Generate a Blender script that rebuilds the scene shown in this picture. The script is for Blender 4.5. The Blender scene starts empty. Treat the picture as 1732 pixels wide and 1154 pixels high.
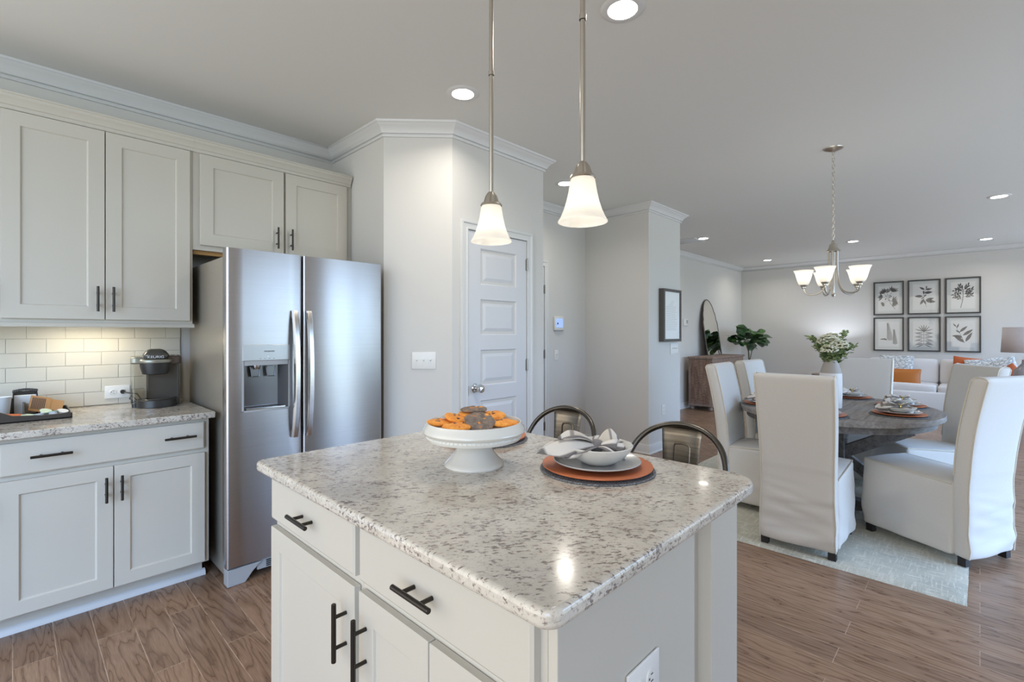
import bpy, bmesh, math, random
from mathutils import Vector, Matrix, noise as mnoise
from math import sin, cos, pi, radians, sqrt, atan2, exp

# ------------------------------------------------------------------ camera, world, light, exposure
scn = bpy.context.scene
col = scn.collection
CAM_H = 1.32
YAW = radians(44.069)                 # the view axis, measured from +X towards +Y
cam_d = bpy.data.cameras.new('camera')
cam = bpy.data.objects.new('camera', cam_d)
col.objects.link(cam)
cam.location = (0, 0, CAM_H)
cam.rotation_euler = (pi / 2, 0, YAW - pi / 2)
cam_d.sensor_fit = 'HORIZONTAL'
cam_d.sensor_width = 36.0
cam_d.lens = 36.0 * 817.68 / 1732.0
cam_d.shift_y = -13.04 / 1732.0
cam_d.clip_start = 0.02
cam_d.clip_end = 200
scn.camera = cam

world = bpy.data.worlds.new('sky')
scn.world = world
world.use_nodes = True
_wt = world.node_tree
_bg = _wt.nodes['Background']


def _wn(typ, **kw):
    n = _wt.nodes.new(typ)
    for k, v in kw.items():
        setattr(n, k, v)
    return n


# surroundings: pale blue sky over a band of greenery on the garden side (-y), an even warm fill glow added behind (-x)
_tc = _wn('ShaderNodeTexCoord')
_sep = _wn('ShaderNodeSeparateXYZ')
_wt.links.new(_tc.outputs['Generated'], _sep.inputs[0])
_skyr = _wn('ShaderNodeValToRGB')
_mr = _wn('ShaderNodeMapRange')
_mr.inputs['From Min'].default_value = -1
_wt.links.new(_sep.outputs['Z'], _mr.inputs['Value'])
_wt.links.new(_mr.outputs[0], _skyr.inputs['Fac'])
_e = _skyr.color_ramp.elements
for p, c in ((0.44, (1.15, 1.35, 1.5)), (0.49, (0.80, 1.15, 0.95)), (0.52, (1.30, 1.75, 2.35)), (0.66, (2.1, 3.2, 5.0))):
    _n = _e.new(p)
    _n.color = (c[0], c[1], c[2], 1)
_e[0].color = (1.45, 1.7, 2.0, 1)
_e[-1].color = (3.8, 6.0, 10.0, 1)
_sd = _wn('ShaderNodeMapRange', interpolation_type='SMOOTHSTEP')
_sd.inputs['From Min'].default_value = -0.25
_sd.inputs['From Max'].default_value = -0.70
_wt.links.new(_sep.outputs['Y'], _sd.inputs['Value'])
_wm = _wn('ShaderNodeMix', data_type='RGBA')
_wt.links.new(_sd.outputs[0], _wm.inputs[0])
_wm.inputs[6].default_value = (0.97, 0.925, 0.83, 1)
_wt.links.new(_skyr.outputs[0], _wm.inputs[7])
_wt.links.new(_wm.outputs[2], _bg.inputs['Color'])
_bg.inputs['Strength'].default_value = 1.5


def area(name, loc, rot, sx, sy, power, color, shape='RECTANGLE', spread=pi):
    l = bpy.data.lights.new(name, 'AREA')
    l.shape = shape
    l.size = sx
    if shape in ('RECTANGLE', 'ELLIPSE'):
        l.size_y = sy
    l.energy = power
    l.color = color
    l.spread = spread
    o = bpy.data.objects.new(name, l)
    o.location = loc
    o.rotation_euler = rot
    col.objects.link(o)
    return o


DAY = (0.70, 0.83, 1.0)
WARM = (1.0, 0.91, 0.79)
# glazed openings of the right-hand wall (x0, x1, z0, z1); daylight enters here, sampled through portals
OPENINGS = [(2.5, 5.0, 0.05, 2.45), (5.3, 7.8, 0.10, 2.50), (8.1, 10.7, 0.10, 2.50)]
WY = -2.45
for (x0, x1, z0, z1) in OPENINGS:
    p_ = area('world_portal', ((x0 + x1) / 2, WY - 0.14, (z0 + z1) / 2), (pi / 2, 0, 0), x1 - x0, z1 - z0, 1, DAY)
    p_.data.cycles.is_portal = True
p_ = area('world_portal', (-2.22, 0.6, 1.37), (0, -pi / 2, 0), 2.74, 6.2, 1, DAY)  # unwalled rear end of the room, where the added warm fill comes in
p_.data.cycles.is_portal = True

vs = scn.view_settings
scn.display_settings.display_device = 'sRGB'
vs.view_transform = 'Standard'
vs.look = 'None'
vs.gamma = 1.0
vs.use_curve_mapping = False
vs.exposure = 0.74
scn.cycles.use_denoising = True
scn.cycles.max_bounces = 10
scn.cycles.diffuse_bounces = 6
scn.cycles.transparent_max_bounces = 12
scn.cycles.sample_clamp_indirect = 4.0
scn.cycles.caustics_reflective = False
scn.cycles.caustics_refractive = False
scn.cycles.blur_glossy = 0.5

rnd = random.Random(7)


# ------------------------------------------------------------------ materials
def lin(c):
    out = []
    for v in c[:3]:
        v /= 255.0
        out.append(v / 12.92 if v <= 0.04045 else ((v + 0.055) / 1.055) ** 2.4)
    return (out[0], out[1], out[2], 1.0)


def pbr(name, c, rough=0.5, metal=0.0, coat=0.0, spec=0.5, sheen=0.0):
    m = bpy.data.materials.new(name)
    m.use_nodes = True
    b = m.node_tree.nodes['Principled BSDF']
    b.inputs['Base Color'].default_value = lin(c)
    b.inputs['Roughness'].default_value = rough
    b.inputs['Metallic'].default_value = metal
    b.inputs['Coat Weight'].default_value = coat
    b.inputs['Specular IOR Level'].default_value = spec
    b.inputs['Sheen Weight'].default_value = sheen
    return m


def N(m, typ, props=None, **ins):
    n = m.node_tree.nodes.new(typ)
    for k, v in (props or {}).items():
        setattr(n, k, v)
    for k, v in ins.items():
        key = int(k[1:]) if k[0] == 'i' and k[1:].isdigit() else k.replace('_', ' ')
        s = n.inputs[key]
        if isinstance(v, bpy.types.NodeSocket):
            m.node_tree.links.new(v, s)
        else:
            s.default_value = v
    return n


def B(m):
    return m.node_tree.nodes['Principled BSDF']


def L(m, a, b):
    m.node_tree.links.new(a, b)


def coords(m, scale=(1, 1, 1), rot=(0, 0, 0), loc=(0, 0, 0), kind='Object'):
    t = N(m, 'ShaderNodeTexCoord')
    mp = N(m, 'ShaderNodeMapping', None, Vector=t.outputs[kind])
    mp.inputs['Scale'].default_value = scale
    mp.inputs['Rotation'].default_value = rot
    mp.inputs['Location'].default_value = loc
    return mp.outputs[0]


def ramp(m, fac, stops, interp='LINEAR'):
    r = N(m, 'ShaderNodeValToRGB', None, Fac=fac)
    r.color_ramp.interpolation = interp
    e = r.color_ramp.elements
    while len(e) < len(stops):
        e.new(0.5)
    for el, (p, c) in zip(e, stops):
        el.position = p
        el.color = lin(c) if not isinstance(c, float) else (c, c, c, 1)
    return r.outputs[0]


def mix(m, fac, a, b, blend='MIX'):
    n = N(m, 'ShaderNodeMix', {'data_type': 'RGBA', 'blend_type': blend})
    for idx, v in ((0, fac), (6, a), (7, b)):
        if isinstance(v, bpy.types.NodeSocket):
            L(m, v, n.inputs[idx])
        elif idx == 0:
            n.inputs[0].default_value = v
        else:
            n.inputs[idx].default_value = lin(v)
    return n.outputs[2]


def bump(m, h, strength=0.2, dist=0.002):
    n = N(m, 'ShaderNodeBump', None, Height=h)
    n.inputs['Strength'].default_value = strength
    n.inputs['Distance'].default_value = dist
    L(m, n.outputs[0], B(m).inputs['Normal'])


def noise(m, vec, scale, detail=3.0, rough=0.5, dist=0.0):
    n = N(m, 'ShaderNodeTexNoise', None, Vector=vec, Scale=scale, Detail=detail, Roughness=rough, Distortion=dist)
    return n.outputs[0]


M = {}
M['wall'] = pbr('wall_paint', (210, 208, 205), 0.75, spec=0.25)
bump(M['wall'], noise(M['wall'], coords(M['wall']), 120, 2), 0.05, 0.001)
M['ceiling'] = pbr('ceiling_paint', (220, 220, 217), 0.85, spec=0.2)
bump(M['ceiling'], noise(M['ceiling'], coords(M['ceiling']), 90, 2), 0.06, 0.001)
M['trim'] = pbr('trim_paint', (214, 214, 214), 0.4, spec=0.4)
M['door_paint'] = pbr('door_paint', (210, 211, 215), 0.42, spec=0.4)
M['cabinet'] = pbr('cabinet_paint', (194, 189, 179), 0.45, spec=0.3)
M['bronze'] = pbr('dark_bronze', (62, 58, 54), 0.32, 0.85)
M['nickel'] = pbr('brushed_nickel', (196, 190, 180), 0.28, 1.0)
M['hinge_metal'] = pbr('hinge_metal', (150, 146, 140), 0.35, 1.0)
M['chrome'] = pbr('chrome', (215, 215, 215), 0.12, 1.0)
M['plastic_white'] = pbr('white_plastic', (226, 225, 222), 0.35)
M['dark'] = pbr('dark_gap', (28, 27, 27), 0.7)
M['slot'] = pbr('slot_grey', (80, 78, 76), 0.6)
M['ceramic'] = pbr('white_ceramic', (214, 212, 206), 0.12, coat=0.4)
M['plate'] = pbr('grey_stoneware', (178, 178, 178), 0.22, coat=0.3)
M['bowl'] = pbr('pale_stoneware', (212, 210, 204), 0.2, coat=0.3)
M['copper'] = pbr('copper_charger', (201, 118, 74), 0.4, 0.25)
m = M['copper']
L(m, mix(m, noise(m, coords(m, (4, 40, 4)), 3, 4, 0.6), (206, 122, 76), (186, 100, 62)), B(m).inputs['Base Color'])
M['mat'] = pbr('woven_grey', (112, 113, 116), 0.8)
m = M['mat']
L(m, ramp(m, N(m, 'ShaderNodeTexVoronoi', None, Vector=coords(m), Scale=260.0).outputs[0], [(0.0, (170, 172, 176)), (0.5, (104, 106, 110)), (1.0, (62, 64, 70))]), B(m).inputs['Base Color'])
bump(m, N(m, 'ShaderNodeTexVoronoi', None, Vector=coords(m), Scale=260.0).outputs[0], 0.6, 0.002)

# granite
m = M['granite'] = pbr('granite', (205, 198, 186), 0.14, coat=0.25)
v = coords(m, (1.0, 1.25, 1.0), (0, 0, 0.5))
base = mix(m, ramp(m, noise(m, v, 9, 5, 0.6), [(0.35, 0.0), (0.65, 1.0)]), (212, 205, 194), (192, 185, 174))
soft = mix(m, ramp(m, noise(m, v, 60, 5, 0.65), [(0.52, 0.0), (0.66, 0.65)]), base, (176, 167, 158))
t_ = N(m, 'ShaderNodeTexCoord')
v2 = N(m, 'ShaderNodeMapping', {'vector_type': 'TEXTURE'}, Vector=t_.outputs['Object'])
v2.inputs['Rotation'].default_value = (0, 0, radians(-40))
v2.inputs['Scale'].default_value = (2.1, 1.0, 1.0)
v2 = v2.outputs[0]
dens = N(m, 'ShaderNodeMath', {'operation': 'MULTIPLY_ADD'}, i0=noise(m, v, 14, 3, 0.6), i1=0.30, i2=-0.15)
fl = N(m, 'ShaderNodeMath', {'operation': 'ADD'}, i0=noise(m, v2, 130, 5, 0.68, 0.35), i1=dens.outputs[0])
dk = ramp(m, fl.outputs[0], [(0.542, 0.0), (0.612, 0.88), (1.0, 1.0)])
spots = mix(m, dk, soft, (104, 90, 84))
rd = ramp(m, noise(m, v2, 95, 3, 0.6), [(0.62, 0.0), (0.70, 0.6)])
L(m, mix(m, rd, spots, (140, 112, 104)), B(m).inputs['Base Color'])

# oak floor boards
m = M['floor'] = pbr('oak_boards', (128, 102, 86), 0.30, spec=0.4)
v = coords(m, (1, 1, 1), (0, 0, pi / 2))
br = N(m, 'ShaderNodeTexBrick', {'offset': 0.37, 'offset_frequency': 2}, Vector=v, Scale=1.0)
br.inputs['Brick Width'].default_value = 1.15
br.inputs['Row Height'].default_value = 0.127
br.inputs['Mortar Size'].default_value = 0.0016
br.inputs['Mortar Smooth'].default_value = 0.1
br.inputs['Color1'].default_value = lin((166, 135, 111))
br.inputs['Color2'].default_value = lin((145, 118, 98))
br.inputs['Mortar'].default_value = lin((196, 170, 148))
gv = coords(m, (6.0, 0.75, 1.0))
shift = N(m, 'ShaderNodeVectorMath', {'operation': 'MULTIPLY_ADD'}, i0=br.outputs[0], i1=(37, 53, 30), i2=gv)
cn = noise(m, shift.outputs[0], 1.5, 3, 0.5, 0.35)
cm = N(m, 'ShaderNodeMath', {'operation': 'MULTIPLY'}, i0=cn, i1=11.0)
cf = N(m, 'ShaderNodeMath', {'operation': 'FRACT'}, i0=cm.outputs[0])
grain = ramp(m, cf.outputs[0], [(0.0, (168, 150, 138)), (0.22, (236, 232, 228)), (0.62, (255, 255, 255)), (1.0, (196, 182, 170))])
c1 = mix(m, 0.75, br.outputs[0], grain, 'MULTIPLY')
fine = ramp(m, noise(m, coords(m, (120, 5, 1)), 3, 3), [(0.3, (210, 206, 202)), (0.65, (255, 255, 255))])
c2 = mix(m, 0.8, c1, fine, 'MULTIPLY')
L(m, c2, B(m).inputs['Base Color'])
rr = N(m, 'ShaderNodeMapRange', None, Value=cf.outputs[0])
rr.inputs['To Min'].default_value = 0.38
rr.inputs['To Max'].default_value = 0.27
L(m, rr.outputs[0], B(m).inputs['Roughness'])
bump(m, br.outputs[1], -0.25, 0.002)

# stainless
def steel(name, c, rough, brush, metal=1.0):
    m = pbr(name, c, rough, metal)
    nn = noise(m, coords(m, brush), 1.0, 4, 0.6)
    L(m, ramp(m, nn, [(0.2, tuple(x - 4 for x in c)), (0.8, tuple(min(255, x + 4) for x in c))]), B(m).inputs['Base Color'])
    big = noise(m, coords(m, (1.0, 1.0, 2.2)), 1.3, 2)
    bump(m, big, 0.12, 0.012)
    return m


M['steel'] = steel('stainless', (178, 176, 178), 0.29, (3, 3, 260))
M['steel_side'] = steel('fridge_side', (172, 165, 153), 0.36, (60, 60, 60), 0.55)
M['steel_handle'] = pbr('handle_steel', (200, 196, 192), 0.22, 1.0)
M['grey_plastic'] = pbr('grey_plastic', (158, 160, 163), 0.4)
M['panel_grey'] = pbr('panel_grey', (176, 178, 180), 0.3, 0.5)
M['recess'] = pbr('recess_grey', (108, 108, 112), 0.2, 0.5)
M['gun'] = pbr('gunmetal', (128, 120, 110), 0.34, 1.0)
m = M['gun']
L(m, ramp(m, noise(m, coords(m, (3, 3, 60)), 2, 4), [(0.3, (118, 109, 98)), (0.7, (150, 141, 128))]), B(m).inputs['Base Color'])
M['gun_tube'] = pbr('gunmetal_tube', (92, 88, 83), 0.3, 1.0)

# tiles
m = M['tile'] = pbr('glazed_tile', (208, 203, 190), 0.12, coat=0.4)
M['grout'] = pbr('grout', (176, 170, 160), 0.9)

# fabrics
def fabric(name, c, c2=None, sc=420, st=0.25, rough=0.9, sheen=0.2):
    m = pbr(name, c, rough, spec=0.15, sheen=sheen)
    n1 = noise(m, coords(m), sc, 2)
    L(m, ramp(m, n1, [(0.3, c2 or tuple(x - 8 for x in c)), (0.7, c)]), B(m).inputs['Base Color'])
    bump(m, n1, st, 0.0015)
    return m


M['linen'] = fabric('white_linen', (212, 210, 207))
M['piping'] = fabric('cream_piping', (212, 206, 194))
M['sofa'] = fabric('sofa_white', (220, 220, 222), sc=200)
M['feet'] = pbr('black_feet', (34, 32, 34), 0.5)
M['napkin'] = fabric('napkin', (204, 196, 184), sc=500)
m = M['napkin']
sp_ = N(m, 'ShaderNodeSeparateXYZ', None, Vector=N(m, 'ShaderNodeTexCoord').outputs['UV'])
ab = N(m, 'ShaderNodeMath', {'operation': 'MULTIPLY_ADD'}, i0=sp_.outputs[1], i1=2.0, i2=-1.0)
ab = N(m, 'ShaderNodeMath', {'operation': 'ABSOLUTE'}, i0=ab.outputs[0])
uu = N(m, 'ShaderNodeMath', {'operation': 'POWER'}, i0=sp_.outputs[0], i1=1.6)
mx_ = N(m, 'ShaderNodeMath', {'operation': 'MAXIMUM'}, i0=ab.outputs[0], i1=uu.outputs[0])
L(m, ramp(m, mx_.outputs[0], [(0.0, (196, 187, 174)), (0.40, (204, 196, 184)), (0.46, (138, 132, 128)), (0.54, (150, 145, 141)), (0.58, (210, 204, 196)), (0.84, (214, 210, 206)), (0.90, (118, 114, 114)), (1.0, (128, 124, 124))]), B(m).inputs['Base Color'])
M['pillow_orange'] = fabric('rust_fabric', (188, 104, 66), (172, 90, 54), 300)
M['pillow_leather'] = pbr('tan_leather', (178, 106, 40), 0.45)
m = M['pillow_print'] = fabric('printed_fabric', (220, 222, 226), sc=300)
vv = N(m, 'ShaderNodeTexVoronoi', {'feature': 'DISTANCE_TO_EDGE'}, Vector=coords(m, (9, 9, 20), (0.5, 0.4, 0.6)), Scale=2.0)
L(m, ramp(m, vv.outputs[0], [(0.0, (150, 160, 168)), (0.08, (170, 180, 186)), (0.15, (222, 224, 226)), (1.0, (226, 228, 232))]), B(m).inputs['Base Color'])

# rug
m = M['rug'] = pbr('rug_pile', (190, 192, 182), 1.0, spec=0.05, sheen=0.3)
v = coords(m)
sa = noise(m, coords(m, (70, 9, 1)), 1.0, 3, 0.6, 0.4)
sb = noise(m, coords(m, (9, 70, 1), (0, 0, 0.06)), 1.0, 3, 0.6, 0.4)
lines = N(m, 'ShaderNodeMath', {'operation': 'MAXIMUM'}, i0=sa, i1=sb)
patch = ramp(m, noise(m, v, 3.2, 4, 0.6), [(0.35, (184, 185, 172)), (0.65, (208, 204, 186))])
strokes = ramp(m, lines.outputs[0], [(0.50, 0.0), (0.68, 1.0)])
pile = noise(m, v, 230, 2)
rc_ = mix(m, strokes, patch, (232, 228, 212))
L(m, mix(m, 0.5, rc_, ramp(m, pile, [(0.3, (205, 205, 205)), (0.7, (255, 255, 255))]), 'MULTIPLY'), B(m).inputs['Base Color'])
bump(m, pile, 0.8, 0.01)

# woods
def wood(name, a, b, scale=(1.5, 26, 26), rough=0.6):
    m = pbr(name, a, rough, spec=0.3)
    nn = noise(m, coords(m, scale), 1.6, 6, 0.65, 0.6)
    L(m, ramp(m, nn, [(0.3, a), (0.7, b)]), B(m).inputs['Base Color'])
    bump(m, nn, 0.3, 0.003)
    return m


M['table_wood'] = wood('weathered_wood', (108, 104, 102), (156, 150, 145), (1.5, 22, 22))
M['table_dark'] = wood('weathered_beam', (86, 84, 84), (130, 127, 125), (1.5, 22, 22))
M['chest_wood'] = wood('carved_wood', (112, 92, 82), (158, 138, 124), (14, 14, 2.0), 0.7)
m = M['chest_carved'] = wood('carved_panel', (104, 80, 68), (150, 122, 106), (14, 14, 2.0), 0.7)
vo = N(m, 'ShaderNodeTexVoronoi', None, Vector=coords(m, (1, 1, 2.0)), Scale=26.0)
bump(m, vo.outputs[0], 0.9, 0.012)
M['ply'] = wood('raw_wood', (150, 112, 66), (176, 136, 84), (2, 30, 30))
M['side_wood'] = wood('dark_side_wood', (84, 66, 54), (112, 90, 74))

# glass, lamp glass, light
def glass_thin(name, refl=0.12):
    m = bpy.data.materials.new(name)
    m.use_nodes = True
    nt = m.node_tree
    nt.nodes.remove(B(m))
    out = nt.nodes['Material Output']
    tr = N(m, 'ShaderNodeBsdfTransparent')
    gl = N(m, 'ShaderNodeBsdfGlossy', None, Roughness=0.02)
    lw = N(m, 'ShaderNodeLayerWeight', None, Blend=0.35)
    sc = N(m, 'ShaderNodeMath', {'operation': 'MULTIPLY_ADD'}, i0=lw.outputs[1], i1=0.5, i2=refl * 0.3)
    mx = N(m, 'ShaderNodeMixShader', None, i0=sc.outputs[0], i1=tr.outputs[0], i2=gl.outputs[0])
    L(m, mx.outputs[0], out.inputs[0])
    return m


M['glass'] = glass_thin('clear_glass')
m = M['tank'] = glass_thin('smoked_tank')
for n_ in m.node_tree.nodes:
    if n_.type == 'BSDF_TRANSPARENT':
        n_.inputs[0].default_value = (0.80, 0.78, 0.74, 1)
m = M['mirror'] = pbr('mirror_silver', (225, 225, 222), 0.02, 1.0)


def frosted(name, glow, emit):
    m = bpy.data.materials.new(name)
    m.use_nodes = True
    nt = m.node_tree
    nt.nodes.remove(B(m))
    tl = N(m, 'ShaderNodeBsdfTranslucent')
    tl.inputs[0].default_value = (0.62, 0.60, 0.55, 1)
    df = N(m, 'ShaderNodeBsdfDiffuse')
    df.inputs[0].default_value = (0.85, 0.83, 0.78, 1)
    gl = N(m, 'ShaderNodeBsdfGlossy', None, Roughness=0.15)
    a = N(m, 'ShaderNodeMixShader', None, i0=0.40, i1=tl.outputs[0], i2=df.outputs[0])
    b = N(m, 'ShaderNodeMixShader', None, i0=0.06, i1=a.outputs[0], i2=gl.outputs[0])
    em = N(m, 'ShaderNodeEmission')
    em.inputs[0].default_value = glow
    em.inputs[1].default_value = emit
    ad = N(m, 'ShaderNodeAddShader', None, i0=b.outputs[0], i1=em.outputs[0])
    L(m, ad.outputs[0], nt.nodes['Material Output'].inputs[0])
    return m


M['frost'] = frosted('frosted_glass', (1.0, 0.94, 0.84, 1), 0.12)
M['lampshade'] = frosted('lamp_fabric', (0.8, 0.88, 1.0, 1), 0.25)
M['shade_off'] = fabric('linen_shade', (206, 198, 200), sc=160)


def glow(name, c, s):
    m = pbr(name, (255, 255, 255), 0.5)
    b = B(m)
    b.inputs['Emission Color'].default_value = (c[0], c[1], c[2], 1)
    b.inputs['Emission Strength'].default_value = s
    return m


M['led'] = glow('led_lens', (1.0, 0.95, 0.86), 9.0)
M['bulb'] = glow('bulb', (1.0, 0.90, 0.74), 1.5)
M['screen'] = glow('blue_screen', (0.30, 0.45, 0.95), 0.55)
B(M['screen']).inputs['Base Color'].default_value = lin((120, 140, 220))

# plants, food
M['leaf'] = pbr('fiddle_leaf', (52, 82, 48), 0.35, spec=0.5)
m = M['leaf']
L(m, ramp(m, noise(m, coords(m), 9, 2), [(0.35, (34, 56, 40)), (0.55, (56, 92, 50)), (0.72, (108, 140, 72))]), B(m).inputs['Base Color'])
M['sprig'] = pbr('sprig_green', (126, 146, 96), 0.6)
m = M['sprig']
L(m, ramp(m, noise(m, coords(m), 30, 2), [(0.35, (92, 116, 78)), (0.65, (158, 174, 116))]), B(m).inputs['Base Color'])
M['blossom'] = pbr('blossom', (224, 220, 200), 0.8)
m = M['blossom']
L(m, ramp(m, noise(m, coords(m), 60, 2), [(0.35, (190, 192, 158)), (0.6, (228, 226, 212))]), B(m).inputs['Base Color'])
M['stem'] = pbr('stem', (96, 90, 66), 0.7)
M['cookie'] = pbr('orange_cookie', (240, 156, 62), 0.8)
m = M['cookie']
L(m, ramp(m, noise(m, coords(m), 45, 4, 0.65), [(0.3, (222, 126, 40)), (0.6, (246, 166, 72)), (0.8, (250, 190, 110))]), B(m).inputs['Base Color'])
bump(m, noise(m, coords(m), 120, 3), 0.5, 0.003)
M['cookie_dark'] = pbr('chocolate_cookie', (112, 98, 86), 0.85)
m = M['cookie_dark']
L(m, ramp(m, noise(m, coords(m), 60, 4, 0.65), [(0.35, (100, 88, 80)), (0.6, (136, 122, 110)), (0.70, (190, 118, 60))]), B(m).inputs['Base Color'])
bump(m, noise(m, coords(m), 110, 3), 0.6, 0.004)
M['chip'] = pbr('chocolate_chip', (92, 66, 52), 0.5)
# small goods
M['black_plastic'] = pbr('black_plastic', (48, 47, 46), 0.3)
M['coffee_grey'] = pbr('coffee_grey', (86, 84, 80), 0.25, 0.4)
M['coffee_silver'] = pbr('coffee_silver', (152, 150, 138), 0.3, 0.6)
M['coffee_brown'] = pbr('coffee_brown', (84, 70, 60), 0.3)
M['tray'] = pbr('dark_tray', (62, 57, 53), 0.35)
M['kraft'] = pbr('kraft_paper', (186, 140, 92), 0.8)
M['orange_paper'] = pbr('orange_paper', (226, 120, 66), 0.6)
M['mint'] = pbr('mint_foil', (198, 216, 190), 0.45)
M['white_paper'] = pbr('white_paper', (228, 228, 226), 0.7)
M['ink'] = pbr('ink', (66, 66, 70), 0.8)
M['ink_soft'] = pbr('soft_ink', (198, 199, 198), 0.8)
M['frame_black'] = pbr('black_frame', (52, 54, 58), 0.35)
M['frame_brown'] = pbr('bronze_frame', (82, 78, 74), 0.45)
M['mat_board'] = pbr('mat_board', (220, 224, 224), 0.8)
M['print_paper'] = pbr('print_paper', (234, 236, 236), 0.8)
M['vase_top'] = pbr('vase_taupe', (160, 154, 148), 0.5)
M['vase_bottom'] = pbr('vase_white', (220, 220, 220), 0.45)
M['lamp_base'] = pbr('lamp_ceramic', (150, 146, 150), 0.25, coat=0.3)
M['gold'] = pbr('gold_ring', (206, 178, 110), 0.25, 1.0)
M['white_ink'] = pbr('white_ink', (225, 225, 225), 0.5)
M['vent_slat'] = pbr('vent_slat', (200, 200, 200), 0.6)
M['basket'] = pbr('pot_grey', (120, 116, 110), 0.7)


# ------------------------------------------------------------------ mesh helpers
class MB:
    """Collects geometry for ONE mesh."""

    def __init__(s):
        s.v, s.f, s.uv = [], [], {}

    def add(s, vs_, fs):
        o = len(s.v)
        s.v += [tuple(p) for p in vs_]
        s.f += [tuple(i + o for i in f) for f in fs]
        return s

    def box(s, x0, y0, z0, x1, y1, z1):
        if x0 > x1: x0, x1 = x1, x0
        if y0 > y1: y0, y1 = y1, y0
        if z0 > z1: z0, z1 = z1, z0
        p = [(x0, y0, z0), (x1, y0, z0), (x1, y1, z0), (x0, y1, z0), (x0, y0, z1), (x1, y0, z1), (x1, y1, z1), (x0, y1, z1)]
        return s.add(p, [(0, 3, 2, 1), (4, 5, 6, 7), (0, 1, 5, 4), (1, 2, 6, 5), (2, 3, 7, 6), (3, 0, 4, 7)])

    def obox(s, mat4, sx, sy, sz):
        """box of size sx, sy, sz centred at the origin of a matrix"""
        a, b, c = sx / 2, sy / 2, sz / 2
        p = [(-a, -b, -c), (a, -b, -c), (a, b, -c), (-a, b, -c), (-a, -b, c), (a, -b, c), (a, b, c), (-a, b, c)]
        return s.add([mat4 @ Vector(q) for q in p], [(0, 3, 2, 1), (4, 5, 6, 7), (0, 1, 5, 4), (1, 2, 6, 5), (2, 3, 7, 6), (3, 0, 4, 7)])

    def beam(s, a, b, w, h, up=(0, 0, 1)):
        a, b = Vector(a), Vector(b)
        d = (b - a)
        ln = d.length
        x = d.normalized()
        y = Vector(up).cross(x)
        if y.length < 1e-5:
            y = Vector((0, 1, 0))
        y.normalize()
        z = x.cross(y)
        mt = Matrix(((x.x, y.x, z.x, 0), (x.y, y.y, z.y, 0), (x.z, y.z, z.z, 0), (0, 0, 0, 1)))
        mt.translation = (a + b) / 2
        return s.obox(mt, ln, w, h)

    def tube(s, pts, r, seg=10, closed=False, cap=True):
        pts = [Vector(p) for p in pts]
        n = len(pts)
        rs = r if isinstance(r, (list, tuple)) else [r] * n
        t0 = (pts[1] - pts[0]).normalized()
        ref = Vector((0, 0, 1)) if abs(t0.z) < 0.9 else Vector((1, 0, 0))
        nrm = t0.cross(ref).normalized()
        vs_, prev = [], t0
        for i, p in enumerate(pts):
            if closed:
                t = (pts[(i + 1) % n] - pts[i - 1]).normalized()
            elif i == 0:
                t = t0
            elif i == n - 1:
                t = (pts[-1] - pts[-2]).normalized()
            else:
                t = ((pts[i + 1] - p).normalized() + (p - pts[i - 1]).normalized())
                t = t.normalized() if t.length > 1e-6 else prev
            q = prev.rotation_difference(t)
            nrm = (q @ nrm)
            nrm = (nrm - t * nrm.dot(t)).normalized()
            bi = t.cross(nrm)
            prev = t
            for k in range(seg):
                a = 2 * pi * k / seg
                vs_.append(p + (nrm * cos(a) + bi * sin(a)) * rs[i])
        fs = []
        for i in range(n if closed else n - 1):
            j = (i + 1) % n
            for k in range(seg):
                k2 = (k + 1) % seg
                fs.append((i * seg + k, i * seg + k2, j * seg + k2, j * seg + k))
        if cap and not closed:
            fs.append(tuple(range(seg - 1, -1, -1)))
            fs.append(tuple((n - 1) * seg + k for k in range(seg)))
        return s.add(vs_, fs)

    def cyl(s, a, b, r, seg=16):
        return s.tube([a, b], r, seg)

    def lathe(s, prof, seg=32, c=(0, 0, 0), sx=1.0, sy=1.0, cap0=False, cap1=False, wob=None):
        vs_, fs = [], []
        n = len(prof)
        for i, (r, z) in enumerate(prof):
            for k in range(seg):
                a = 2 * pi * k / seg
                q = r * (wob(a, i) if wob else 1.0)
                vs_.append((c[0] + q * cos(a) * sx, c[1] + q * sin(a) * sy, c[2] + z))
        for i in range(n - 1):
            for k in range(seg):
                k2 = (k + 1) % seg
                fs.append((i * seg + k, i * seg + k2, (i + 1) * seg + k2, (i + 1) * seg + k))
        if cap0:
            fs.append(tuple(range(seg - 1, -1, -1)))
        if cap1:
            fs.append(tuple((n - 1) * seg + k for k in range(seg)))
        return s.add(vs_, fs)

    def prism(s, poly, z0, z1):
        """vertical prism over a ccw polygon"""
        n = len(poly)
        vs_ = [(x, y, z0) for x, y in poly] + [(x, y, z1) for x, y in poly]
        fs = [tuple(range(n - 1, -1, -1)), tuple(range(n, 2 * n))]
        for i in range(n):
            j = (i + 1) % n
            fs.append((i, j, n + j, n + i))
        return s.add(vs_, fs)

    def extrude(s, poly, axis, a, b):
        """poly in the two other axes (axis 'x': (y,z); axis 'y': (x,z)), from a to b"""
        n = len(poly)
        if axis == 'x':
            vs_ = [(a, p, q) for p, q in poly] + [(b, p, q) for p, q in poly]
        else:
            vs_ = [(p, a, q) for p, q in poly] + [(p, b, q) for p, q in poly]
        fs = [tuple(range(n)), tuple(range(2 * n - 1, n - 1, -1))]
        for i in range(n):
            j = (i + 1) % n
            fs.append((i, n + i, n + j, j))
        return s.add(vs_, fs)

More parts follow.
